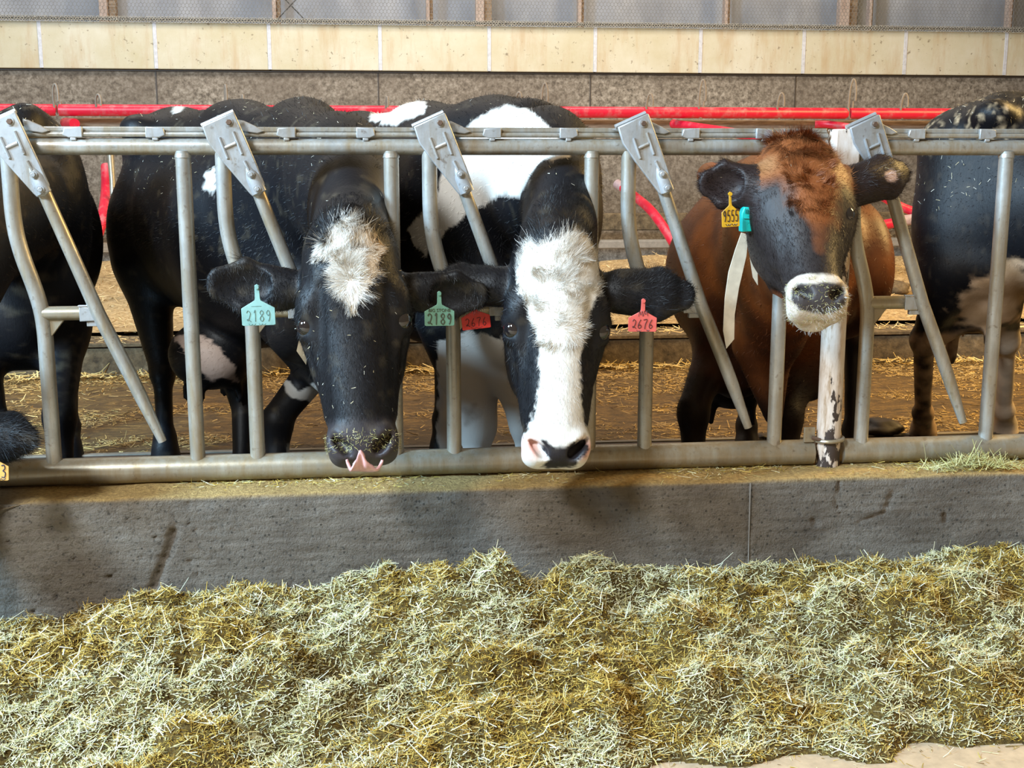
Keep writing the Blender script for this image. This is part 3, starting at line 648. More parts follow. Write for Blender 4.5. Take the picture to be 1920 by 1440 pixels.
    def eyes(s, parent, wide=1., deep=1., which=(-1, 1)):
        for q in which:
            c = s.p(.172*q*wide, -.405, -.128*deep); r = .049*s.L
            V, F = uvs(c, r); o = link('eye', npmesh('eye', V, F), SCL, parent); o['label'] = 'dark glossy eye'
            d = unit(np.array([.55*q, -1, -.05])@np.eye(3)); d = unit(s.w*.75+s.u*q*.65-s.v*.05)
            V, F = uvs(c+d*r*.15, r*.93); link('iris', npmesh('iris', V, F), EYE, o)
            ll = MB().tube([s.p(.118*q*wide, -.372, -.088), s.p(.155*q*wide, -.352, -.085), s.p(.200*q*wide, -.365, -.105), s.p(.222*q*wide, -.395, -.145)], [.003, .006, .006, .003], 8)
            ll.build('eyelid', m_simple('dark_lid', (.02, .018, .02), .35), o)
def uvs(c, r, n=20):
    th = np.linspace(0, math.pi, n); ph = np.linspace(0, 2*math.pi, 2*n, endpoint=False); T, Ph = np.meshgrid(th, ph, indexing='ij')
    V = np.stack([np.sin(T)*np.cos(Ph), np.sin(T)*np.sin(Ph), np.cos(T)], -1).reshape(-1, 3)*r+c; m = 2*n
    F = [(i*m+j, (i+1)*m+j, (i+1)*m+(j+1) % m, i*m+(j+1) % m) for i in range(n-1) for j in range(m)]; return V, F
def ear(F, base, tip, half, head, face=None, th=.016, droop=0., back=0):
    """leaf-shaped ear with a hollow inner side; face = direction the hollow looks"""
    base = np.array(base, float); tip = np.array(tip, float); d = tip-base; ln = np.linalg.norm(d); d /= ln
    f = np.array(face if face is not None else (0, -1, 0), float); f = unit(f-d*(f @ d)); s_ = np.cross(d, f)
    A = np.array([d, s_, f])
    F.ec(base-d*.02, base+d*ln*.26, .032, (.035, .027), s_, .04)
    F.ec(base+d*ln*.16, base+d*ln*.58, (half*.72, th*1.7), (half, th*1.15), s_, .04)
    if back: F.ec(base+d*ln*.2-f*.012, base+d*ln*.7-f*.008, (half*.5, th*1.6), (half*.6, th), s_, .05)
    F.ec(base+d*ln*.60, base+d*(ln-half*.52), (half, th), (half*.62, th*.8), s_, .02, cap=half*.5)
    if not back: F.el(base+d*ln*.60+f*th*1.25, (ln*.34, half*.68, th*1.35), A, .012, 'c')
    return A
def trunk(F, Wp, Hp, zw, zh, aw=.24, ah=.25, depth=.38, belly=.60, udder=True, legs=None, rl=1., rump=1.):
    """barrel, shoulders, rump and legs. Wp/Hp = ground positions under withers and hooks"""
    Wp = np.array(Wp, float); Hp = np.array(Hp, float); h = Wp-Hp; ln = np.linalg.norm(h); h = h/ln; s_ = np.array([h[1], -h[0], 0.])
    def q(f, lat, z):
        if f < 0: f = f*rl
        g = Hp+h*f*ln; return np.array([g[0], g[1], 0])+s_*lat+np.array([0, 0, z])
    F.ec(q(.12, 0, (zh+belly)/2-.03), q(.60, 0, (zw+belly)/2-.05), (ah+.04, (zh-belly)/2-.05), (ah+.06, (zw-belly)/2-.02), s_, .12)
    F.ec(q(.60, 0, (zw+belly)/2-.05), q(1.0, 0, (zw+belly)/2-.02), (ah+.05, (zw-belly)/2-.02), (aw-.02, (zw-belly)/2-.04), s_, .12)
    F.ec(q(-.05, 0, zh-.10), q(.5, 0, zh-.09), (.13, .09), (.12, .09), s_, .10)
    F.ec(q(.45, 0, zh-.07), q(1.0, 0, zw-.06), (.08, .06), (.06, .06), s_, .12)
    F.el(q(-.12, 0, zh-.22), (.24*rump, .22, .22), [s_, h, [0, 0, 1]], .10)
    for l in (-1, 1):
        F.el(q(0, .23*l*rump, zh-.075), (.06, .08, .055), [s_, h, [0, 0, 1]], .08)          # hook bones
        F.el(q(-.36, .12*l, zh-.14), (.05, .06, .06), [s_, h, [0, 0, 1]], .10)
        F.el(q(.93, .17*l, zw-.30), (.09, .17, .26), [s_, h, [0, 0, 1]], .10)           # shoulder
        F.el(q(1.08, .12*l, zw-.62), (.10, .12, .16), [s_, h, [0, 0, 1]], .08)
        F.el(q(-.22, .16*l, zh-.50), (.12, .20, .26), [s_, h, [0, 0, 1]], .08)          # thigh
    F.el(q(1.10, 0, belly+.12), (.15, .16, .18), [s_, h, [0, 0, 1]], .10)                # brisket
    fl = legs.get('fore') if legs else None; hl = legs.get('hind') if legs else None
    for i, l in enumerate((-1, 1)):
        k = q(1.0, .15*l, .40) if not fl else np.array(fl[i][0]); ft = q(1.0, .15*l, .03) if not fl else np.array(fl[i][1])
        e = q(1.0, .15*l, .70); F.ec(e, k+[0, 0, .03], (.075, .095), (.048, .052), s_, .06); F.el(k, (.050, .054, .060), None, .03)
        mid = k+(ft-k)*.70; F.ec(k, mid, .043, .034, s_, .02); F.el(mid, (.044, .046, .045), None, .02); F.ec(mid, ft+[0, 0, .05], .038, .050, s_, .02)
        F.ec(ft+[0, 0, .045], ft+[0, 0, .0], .055, .066, s_, .015)
        kk = q(-.30, .15*l, .52) if not hl else np.array(hl[i][0]); fh = q(-.24, .15*l, .03) if not hl else np.array(hl[i][1])
        F.ec(q(-.10, .17*l, .80), kk, (.10, .16), (.045, .062), s_, .06); F.el(kk, (.048, .062, .062), None, .03)
        mid = kk+(fh-kk)*.72; F.ec(kk, mid, (.038, .046), .035, s_, .02); F.el(mid, (.046, .048, .045), None, .02); F.ec(mid, fh+[0, 0, .05], .040, .052, s_, .02)
        F.ec(fh+[0, 0, .045], fh+[0, 0, .0], .056, .066, s_, .015)
    if udder is not False:
        u = udder if not isinstance(udder, bool) else q(-.02, 0, .60)
        F.el(u, (.15, .17, .13), [s_, h, [0, 0, 1]], .05)
        for a in (-1, 1):
            for b in (-1, 1): F.ec(np.array(u)+s_*.07*a+h*.07*b+[0, 0, -.11], np.array(u)+s_*.075*a+h*.075*b+[0, 0, -.17], .016, .012, s_, .02)
    F.chain([q(-.42, 0, zh-.08), q(-.50, 0, zh-.20), q(-.50, .01, zh-.55), q(-.49, .02, .55)], [.035, .028, .022, .020], s_, .03)
    F.ec(q(-.49, .02, .55), q(-.48, .02, .40), .035, .022, s_, .03)
    return q
def tagshape(o, sx, sz, tip=True, tab=False):
    return [(-.5, -.5), (-.45, -.53), (.45, -.53), (.5, -.5), (.5, .10), (.09, .38), (.075, .47), (.065, .92), (0, .97), (-.065, .92), (-.075, .47), (-.09, .38), (-.5, .10)]
GLY = {'0': [[(.5, 1), (.1, .75), (.1, .25), (.5, 0), (.9, .25), (.9, .75), (.5, 1)]], '1': [[(.3, .8), (.55, 1), (.5, 0)]], '2': [[(.1, .8), (.4, 1), (.85, .8), (.7, .45), (.3, .1), (.15, .2), (.4, .2), (.95, 0)]],
       '3': [[(.1, .95), (.6, 1), (.8, .75), (.4, .55), (.85, .4), (.7, .05), (.1, .05)]], '5': [[(.9, 1), (.3, 1), (.2, .55), (.7, .6), (.9, .3), (.6, 0), (.1, .08)]], '6': [[(.75, 1), (.3, .6), (.1, .2), (.4, 0), (.85, .2), (.6, .42), (.15, .3)]],
       '7': [[(.05, .95), (.95, 1), (.55, .5), (.4, -.05)]], '8': [[(.5, .55), (.15, .78), (.5, 1), (.85, .78), (.5, .55), (.1, .25), (.5, 0), (.9, .25), (.5, .55)]], '9': [[(.85, .75), (.5, 1), (.15, .75), (.5, .5), (.85, .75), (.75, .3), (.5, 0)]],
       '/': [[(.7, 1), (.2, 0)]], 'M': [[(0, 0), (.2, 1), (.5, .2), (.8, 1), (1, 0)]], 'w': [[(0, .6), (.3, 0), (.5, .5), (.7, 0), (1, .6)]], '-': [[(0, .5), (1, .5)]]}
def ear_tag(parent, px, py, wpx, hpx, Y, col, text, tcol, rot=0., th=.0022, lw=.0011, small=None, face=(0, -1, 0), printed=None, tx=.78, th_=.40, ty=-.38, bend=0.):
    """plastic flag tag; px,py = centre of its square body"""
    c = P(px, py, Y); m = MPP(c); w_ = wpx*m; h_ = hpx*m; f = unit(np.array(face, float)); u = unit(np.cross([0, 0, 1.], -f)); u = -u if u[0] < 0 else u; v = np.array([0, 0, 1.]); v = unit(v-f*(v @ f))
    cr, sr = math.cos(rot), math.sin(rot); u, v = u*cr+v*sr, -u*sr+v*cr
    T = lambda a, b, d=0.: c+u*a*w_+v*b*h_+f*d
    mt = m_simple('tag_plastic', col, .38)
    o = MB().prism([T(a, b, -.0) for a, b in tagshape(0, 1, 1)], -f, th).build('ear_tag', mt, parent, bevel=.0006)
    MB().tube([T(0, .86, -.004), T(0, .86, .004)], .0045, 12).build('stud', mt, o)
    ink = m_simple('tag_ink', tcol, .5); n = len(text); cw = tx/n
    for i, ch in enumerate(text):
        for st in GLY.get(ch, []):
            pts = smoothpath([T(-tx/2+cw*(i+.12+.72*a), ty+b*th_, .0004) for a, b in st], 22); MB().tube(pts, lw, 5).build('tag_digit', ink, o)
    if small:
        for (ch, a0, b0, sw, sh) in small:
            for st in GLY[ch]: MB().tube(smoothpath([T(a0+sw*a, b0+sh*b, .0004) for a, b in st], 12), lw*.6, 4).build('tag_mark', ink, o)
    if printed:
        cu = bpy.data.curves.new('tag_letters', 'FONT'); cu.body = printed[0]; cu.size = printed[1]*h_; cu.align_x = 'CENTER'; cu.extrude = .0003
        to = bpy.data.objects.new('tag_letters', cu); C.objects.link(to); M = Matrix((tuple(u)+(0,), tuple(v)+(0,), tuple(f)+(0,), (0, 0, 0, 1))).transposed()
        M.translation = Vector(T(0, printed[2], .0008)); to.matrix_world = M
        dg = bpy.context.evaluated_depsgraph_get(); me = bpy.data.meshes.new_from_object(to.evaluated_get(dg)); me.transform(M); bpy.data.objects.remove(to)
        link('tag_letters', me, ink, o)
    return o
def finish(name, F, label, cat, colf, coarse, fine, box, hair=None, group=None, zmax=None):
    V, Q = F.mesh(coarse, fine, box); N = vnormals(V, Q); c = colf(V, N); me = npmesh(name, V, Q); setcol(me, c); o = link(name, me, COAT); tag(o, label, cat, group)
    print(name, len(V)); return o, V, Q, N
def furred(parent, V, Q, mask, n, colf, flow, lmin, lmax, wd, lift=.35, curl=.25, name='fur', wt=None, jit=.25, clump=0):
    if mask.sum() < 10: return
    p, nn = sample(V, Q, n, mask, wt); f = flow(p, nn); f = f-nn*(f*nn).sum(1)[:, None]; f = unit(f)
    f = unit(f+rng.normal(0, jit, p.shape)); d = unit(f+nn*lift); L = rng.uniform(lmin, lmax, len(p)); c = colf(p, nn)*rng.uniform(.72, 1.22, (len(p), 1))
    cu = -nn*curl*.5+rng.normal(0, curl, p.shape)
    if clump:
        q = np.stack([fbm(p+[9*i, 0, 0], clump, 2, 50+i) for i in range(3)], -1); cu = cu+q*.9; d = unit(d+q*.5)
    return strips(p-nn*.0015, d, nn+1e-3, L, rng.uniform(.7, 1.2, len(p))*wd, c, cu, 3, name, HAIR, parent)
hc = lambda f: (lambda p, nn: f(p, nn)*lerp(np.tile(W_((.62, .48, .30)), (len(p), 1)), W_((1.04, 1.04, 1.04)), rng.random(len(p))*2.2+.7*fbm(p, 45, 2, 5)))
BLK = W_((.0055, .0055, .0075)); WHT = W_((.76, .735, .69)); SKIN = W_((.55, .30, .24))
def noisy(p, sc_=60, amp=.008, seed=0): return amp*fbm(p, sc_, 3, seed)
def lerp(a, b, t): return a+(b-a)*np.clip(t, 0, 1)[..., None]
def ell(p, c, r): return (np.sqrt((((p-np.array(c))/np.array(r))**2).sum(-1))-1)*min(r)
def proj(p):
    q = np.asarray(p)-_cp; d = q @ _fw; return 960+FPX*(q @ _rt)/d, 720-FPX*(q @ _up)/d, d
def patch(p, poly, amp=6, sc_=22, seed=3):
    """signed distance (negative inside) to the outline of a coat patch, ragged edge"""
    x, y, d = proj(p); return inpoly(x, y, poly)+amp*fbm(p, sc_, 4, seed)
G = lambda a: (float(a[0]), float(a[1]), 0.)
def at(px, py, dist):                     # point at camera depth dist
    return _cp+ray(px, py)*dist
# ---------------------------------------------------------------- cow with the white star (second from left)
def cow_star():
    F = Field(); H = Head(P(650, 408, -.30), P(683, 882, -.44)); H.add(F, 1.06, .93, closed=0)
    Wt = at(590, 205, 3.95); Hp = at(342, 212, 4.85)
    feet = {'hind': [(at(452, 735, 4.55), G(at(455, 930, 4.45))), (at(305, 700, 4.95), G(at(312, 880, 5.0)))]}
    feet['fore'] = None; feet['fore'] = [(at(520, 800, 3.95), G(at(520, 990, 3.9))), (at(690, 800, 3.8), G(at(690, 1000, 3.8)))]
    trunk(F, G(Wt), G(Hp), Wt[2], Hp[2]+.01, udder=at(395, 665, 4.45), legs=feet, ah=.23, depth=.4, rl=.5, rump=.85)
    S_ = (1, 0, 0)
    n = [at(600, 340, 3.75), at(640, 350, 3.45), at(660, 400, 3.12), H.p(0, -.12, -.30)]
    F.ec(n[0], n[1], (.15, .19), (.115, .17), S_, .16, cap=.2); F.ec(n[1], n[2], (.115, .17), (.095, .15), S_, .14, cap=.15); F.ec(n[2], n[3], (.095, .15), (.10, .12), S_, .08)
    F.ec(at(560, 620, 3.75), at(645, 560, 3.05), .10, .07, S_, .12)
    F.ec(at(560, 235, 3.95), at(640, 300, 3.4), .06, .045, S_, .14)
    eA = ear(F, P(556, 545, -.18), P(384, 528, -.20), .064, H, (-.1, -1, .15)); eB = ear(F, P(764, 545, -.18), P(918, 556, -.20), .056, H, (.2, -1, -.2))
    star = [H.px(*q) for q in [(632, 412), (650, 404), (672, 408), (690, 428), (712, 450), (716, 470), (706, 500), (698, 530), (680, 560), (662, 588), (648, 565), (634, 548), (628, 520), (622, 498), (606, 478), (592, 466), (597, 452), (612, 448), (618, 432)]]
    def col(p, n_):
        u, v, w_ = H.loc(p); c = np.tile(BLK, (len(p), 1)); sd = inpoly(u, v, star)+noisy(p, 90, .010, 2)
        face = (w_ > -.30) & (v < .03); c = lerp(c, WHT, np.where(face, (-sd+.002)/.012, 0))
        c = lerp(c, W_((.78, .55, .28)), np.where(face & (sd < 0), (u-.045)*14, 0)*.6)
        mz = (-.78-v)/.06; c = lerp(c, W_((.045, .038, .042)), np.where(w_ > -.3, mz, 0)*.8)
        d = np.minimum(ell(p, at(400, 340, 4.15), (.03, .3, .05)), 9)+noisy(p, 60, .012, 3); c = lerp(c, WHT, -d/.01)
        d = np.maximum(patch(p, [(326, 632), (372, 622), (400, 640), (440, 690), (452, 720), (425, 715), (395, 720), (368, 690)]), (4.0-proj(p)[2])*50); c = lerp(c, W_((.50, .38, .32)), -d/3)
        d = patch(p, [(322, 215), (330, 185), (380, 180), (385, 200), (350, 199), (336, 212)], 3); c = lerp(c, WHT, np.where(proj(p)[2] > 4.4, -d/3, 0))
        d = patch(p, [(526, 710), (545, 712), (560, 730), (592, 716), (640, 740), (640, 830), (605, 790), (578, 752), (548, 748), (533, 735)], 4); c = lerp(c, WHT*.85, np.where(p[:, 1] > -.02, -d/3, 0))
        d = patch(p, [(530, 905), (538, 838), (556, 822), (600, 835), (600, 905)], 4); c = lerp(c, WHT*.7, np.where(p[:, 1] > .3, -d/3, 0))
        # inner ears, brownish
        for q, A_ in ((P(450, 525, -.23), 0), (P(862, 555, -.23), 1)):
            d = ell(p, q, (.045, .03, .028)); c = lerp(c, W_((.10, .035, .025)), -d/.01)
        dust = np.clip(fbm(p, 28, 4, 40)-.35, 0, 1); return c+(dust*.05)[:, None]*W_((1, .8, .5))
    o, V, Q, N = finish('cow', F, 'black cow with a white star on its forehead, licking its nose', 'cow', col, .014, .0050, (np.array([P(380, 400, -.2)[0], -.46, .40]), np.array([P(925, 400, -.2)[0], -.05, 1.0])))
    H.eyes(o, 1.06)
    u, v, w_ = H.loc(V); face = (w_ > -.36) & (v > -.80) & (V[:, 1] < .02) & (np.hypot(np.abs(u)-.172, v+.405) > .052)
    def flow(p, nn):
        u, v, w_ = H.loc(p); f = np.tile(-H.v, (len(p), 1))
        uu = (u[:, None]*H.u+(v+.26)[:, None]*H.v); r = np.exp(-((u**2+(v+.26)**2)/.025)); return f*(1-r)[:, None]+unit(uu)*r[:, None]*1.2
    furred(o, V, Q, face, 36000, col, flow, .009, .017, .0011, .22, .2, 'face_fur')
    sd = inpoly(u, v, star); furred(o, V, Q, (sd < .012) & (w_ > -.26) & (v < .03), 26000, hc(col), flow, .010, .020, .0010, .16, .20, 'star_hair', clump=30)
    furred(o, V, Q, (v > -.10) & (v < .10) & (w_ > -.30), 3500, col, lambda p, nn: np.tile(H.v*.3+np.array([0, 0, .6]), (len(p), 1))+H.u*(H.loc(p)[0][:, None])*3, .012, .024, .0010, .35, .3, 'poll_hair', clump=25)
    earm = ((np.abs(u) > .21) & (v > -.42) & (v < .05)); furred(o, V, Q, earm, 9000, col, lambda p, nn: np.sign(H.loc(p)[0])[:, None]*H.u-H.v*.35, .010, .024, .0010, .45, .3, 'ear_hair')
    # tongue curled up over the lip
    tp = []
    prof = [(648, 858), (652, 874), (664, 883), (690, 885), (708, 884), (718, 875), (719, 862)]
    a = [P(648, 862, -.485), P(655, 879, -.492), P(664, 872, -.502), P(674, 846, -.512), P(684, 860, -.510), P(700, 878, -.500), P(713, 876, -.490), P(719, 862, -.480)]
    b = [P(650, 870, -.45), P(655, 883, -.46), P(664, 884, -.47), P(674, 884, -.47), P(684, 885, -.47), P(700, 885, -.465), P(712, 880, -.46), P(718, 868, -.45)]
    a = smoothpath(a, 30); b = smoothpath(b, 30); VV = []; FF = []
    for i in range(30):
        for j in range(8):
            t = j/7; VV.append(a[i]*(1-t)+b[i]*t+np.array([0, -.008*math.sin(t*math.pi)*(1+.4*math.cos(i*1.1)), 0]))
    for i in range(29):
        for j in range(7): FF.append((i*8+j, i*8+j+1, (i+1)*8+j+1, (i+1)*8+j))
    t_ = link('tongue', npmesh('tongue', VV, FF), m_simple('wet_pink', (.74, .42, .42), .3), o); t_['label'] = 'pink tongue'; so = t_.modifiers.new('s', 'SOLIDIFY'); so.thickness = .006
    ear_tag(o, 484, 583, 62, 52, -.27, (.27, .50, .48), '2189', (.13, .24, .23), .02, small=[('w', -.3, -.52, .2, .1), ('w', .0, -.52, .2, .1), ('-', -.2, .12, .3, .1)], lw=.0008)
    ear_tag(o, 824, 588, 56, 44, -.27, (.13, .27, .19), '2189', (.05, .06, .035), 0., lw=.0016, printed=('BIG STONE', .19, .08), tx=.86, th_=.46, ty=-.46)
    # strap hanging under the jaw
    st = [P(572, 610, -.14), P(564, 640, -.12), P(558, 665, -.11), P(574, 682, -.11)]
    MB().prism([P(566, 612, -.12), P(560, 640, -.12), P(556, 658, -.12), P(574, 684, -.12), P(577, 660, -.12), P(580, 620, -.12)], (0, 1, 0), .003).build('collar_strap', m_simple('tan_strap', (.34, .24, .14)), o)
    return o, H, V, Q, N
# ---------------------------------------------------------------- cow with the broad white blaze
def cow_blaze():
    F = Field(); H = Head(P(1055, 428, -.26), P(1048, 889, -.38)); H.add(F, 1.02, .97)
    Wt = at(935, 192, 3.95); Hp = at(690, 222, 5.0)
    feet = {'fore': [(at(992, 800, 3.75), G(at(980, 990, 3.8))), (at(893, 800, 3.85), G(at(898, 990, 3.85)))], 'hind': [(at(830, 600, 5.0), G(at(830, 800, 5.0))), (at(700, 600, 5.2), G(at(700, 790, 5.2)))]}
    q = trunk(F, G(Wt), G(Hp), Wt[2], Hp[2]+.02, udder=True, legs=feet, aw=.25)
    S_ = (1, 0, 0)
    F.ec(at(960, 345, 3.85), at(1025, 340, 3.45), (.17, .21), (.115, .18), S_, .16, cap=.2); F.ec(at(1025, 340, 3.45), at(1055, 400, 3.15), (.115, .18), (.09, .15), S_, .14, cap=.15)
    F.ec(at(1055, 400, 3.15), H.p(0, -.13, -.30), (.09, .15), (.10, .12), S_, .06)
    F.ec(at(900, 240, 3.95), at(1000, 225, 3.7), (.10, .07), (.09, .06), S_, .10)
    F.ec(at(930, 640, 3.75), at(1040, 560, 3.1), .11, .07, S_, .12)
    F.ec(at(862, 600, 3.75), at(893, 800, 3.84), .14, .052, S_, .06); F.ec(at(955, 630, 3.72), at(990, 795, 3.72), .11, .048, S_, .05)
    ear(F, P(950, 540, -.15), P(806, 528, -.12), .050, H, (.1, 1, -.6), back=1)
    ear(F, P(1136, 545, -.16), P(1305, 556, -.20), .066, H, (.05, 1, -.55), back=1)
    bl = [H.px(*q_) for q_ in [(985, 452), (1010, 462), (1040, 452), (1062, 440), (1090, 440), (1118, 455), (1130, 490), (1128, 520), (1127, 545), (1112, 575), (1100, 605), (1092, 640), (1088, 680), (1090, 730), (1094, 770), (1102, 800), (1130, 820), (1125, 900), (970, 900), (975, 830), (992, 800), (1003, 760), (1008, 720), (1009, 680), (1006, 640), (1000, 610), (988, 580), (974, 548), (970, 525), (971, 495), (980, 475)]]
    nose = [H.px(*q_, w=-.02) for q_ in [(1008, 812), (1025, 826), (1042, 834), (1060, 835), (1075, 828), (1092, 818), (1108, 822), (1108, 850), (1090, 868), (1080, 880), (1030, 884), (1018, 876), (1026, 862), (1018, 848)]]
    def col(p, n_):
        u, v, w_ = H.loc(p); c = np.tile(BLK, (len(p), 1)); sd = inpoly(u, v, bl)+noisy(p, 90, .010, 2)
        face = (w_ > -.36) & (v < .02) & (p[:, 1] < 0); c = lerp(c, WHT, np.where(face, (-sd+.002)/.012, 0))
        sn = inpoly(u, v, nose)+noisy(p, 120, .008, 7); nz = (w_ > -.28) & (v < -.80)
        pk = np.minimum(np.hypot((np.abs(u)-.115)/.05, (v+.90)/.06)-1, 9); c = lerp(c, W_((.80, .42, .36)), np.where(nz, -pk*1.2+.1, 0)); c = lerp(c, W_((.018, .016, .02)), np.where(nz, -sn/.012, 0))
        # body patches (real blobs on the flank, neck and legs)
        body = p[:, 1] > .05
        x, y, dd = proj(p)
        A1 = [(835, 300), (868, 250), (900, 213), (945, 195), (990, 202), (1030, 236), (1072, 295), (1098, 365), (1078, 342), (1052, 300), (1012, 305), (990, 345), (975, 372), (945, 366), (900, 388), (850, 425), (820, 452), (800, 478), (768, 450), (763, 430), (790, 400), (818, 360)]
        d = np.minimum(patch(p, A1, 5), patch(p, [(690, 228), (700, 196), (730, 184), (805, 190), (795, 214), (740, 236)], 4))
        d = np.minimum(d, patch(p, [(818, 900), (820, 640), (880, 618), (960, 634), (1010, 640), (1010, 900)], 6)); c = lerp(c, WHT*W_((.97, .93, .90)), np.where(body, -d/3, 0))
        d = patch(p, [(858, 760), (900, 748), (905, 785), (870, 800)], 10); c = lerp(c, W_((.30, .22, .16)), np.where(body, -d/20, 0))
        dust = np.clip(fbm(p, 28, 4, 40)-.4, 0, 1); return c+(dust*.04)[:, None]*W_((1, .8, .5))
    o, V, Q, N = finish('cow', F, 'black and white cow with a broad white blaze down its whole face', 'cow', col, .014, .0050, (np.array([P(805, 400, -.2)[0], -.42, .40]), np.array([P(1310, 400, -.2)[0], -.02, 1.0])))
    H.eyes(o, 1.02)
    u, v, w_ = H.loc(V); face = (w_ > -.36) & (v > -.80) & (V[:, 1] < .02) & (np.hypot(np.abs(u)-.172, v+.405) > .052)
    def flow(p, nn):
        u, v, w_ = H.loc(p); f = np.tile(-H.v, (len(p), 1)); r = np.exp(-((u**2+(v+.42)**2)/.05)); rad = unit(u[:, None]*H.u+(v+.42)[:, None]*H.v); up = 1/(1+np.exp(-(v+.42)*30))
        return f*(1-up)[:, None]+(rad*1.0+H.v*.4)*up[:, None]
    furred(o, V, Q, face, 36000, col, flow, .009, .017, .0011, .22, .2, 'face_fur')
    sd = inpoly(u, v, bl); furred(o, V, Q, (sd < .006) & (w_ > -.26) & (v > -.48), 30000, hc(col), flow, .008, .017, .0010, .15, .20, 'blaze_hair', clump=30)
    furred(o, V, Q, (v > -.13) & (v < .10) & (w_ > -.30), 4200, col, lambda p, nn: np.tile(H.v*.3+np.array([0, 0, .6]), (len(p), 1))+H.u*(H.loc(p)[0][:, None])*3, .014, .030, .0010, .35, .35, 'poll_hair', clump=25)
    earm = ((np.abs(u) > .20) & (v > -.42) & (v < .05)); furred(o, V, Q, earm, 13000, col, lambda p, nn: np.sign(H.loc(p)[0])[:, None]*H.u-H.v*.40, .012, .030, .0010, .35, .2, 'ear_hair')
    nk = (V[:, 1] > -.1) & (V[:, 1] < .9) & (V[:, 2] > .95) & (V[:, 0] > P(960, 300, .4)[0]); furred(o, V, Q, nk, 9000, col, lambda p, nn: np.tile([.1, -.4, -.8], (len(p), 1)), .010, .022, .0012, .25, .2, 'neck_fur')
    ear_tag(o, 892, 597, 54, 38, -.16, (.62, .030, .025), '2676', (.10, .01, .01), .10, lw=.0009, small=[('w', -.2, -.5, .4, .1)])
    ear_tag(o, 1205, 600, 54, 42, -.26, (.72, .13, .11), '2676', (.10, .02, .02), -.02, lw=.0010, small=[('M', -.15, .16, .15, .25), ('M', .02, .18, .15, .25), ('w', -.2, -.52, .15, .1), ('w', .15, -.5, .1, .1)])
    return o, H, V, Q, N
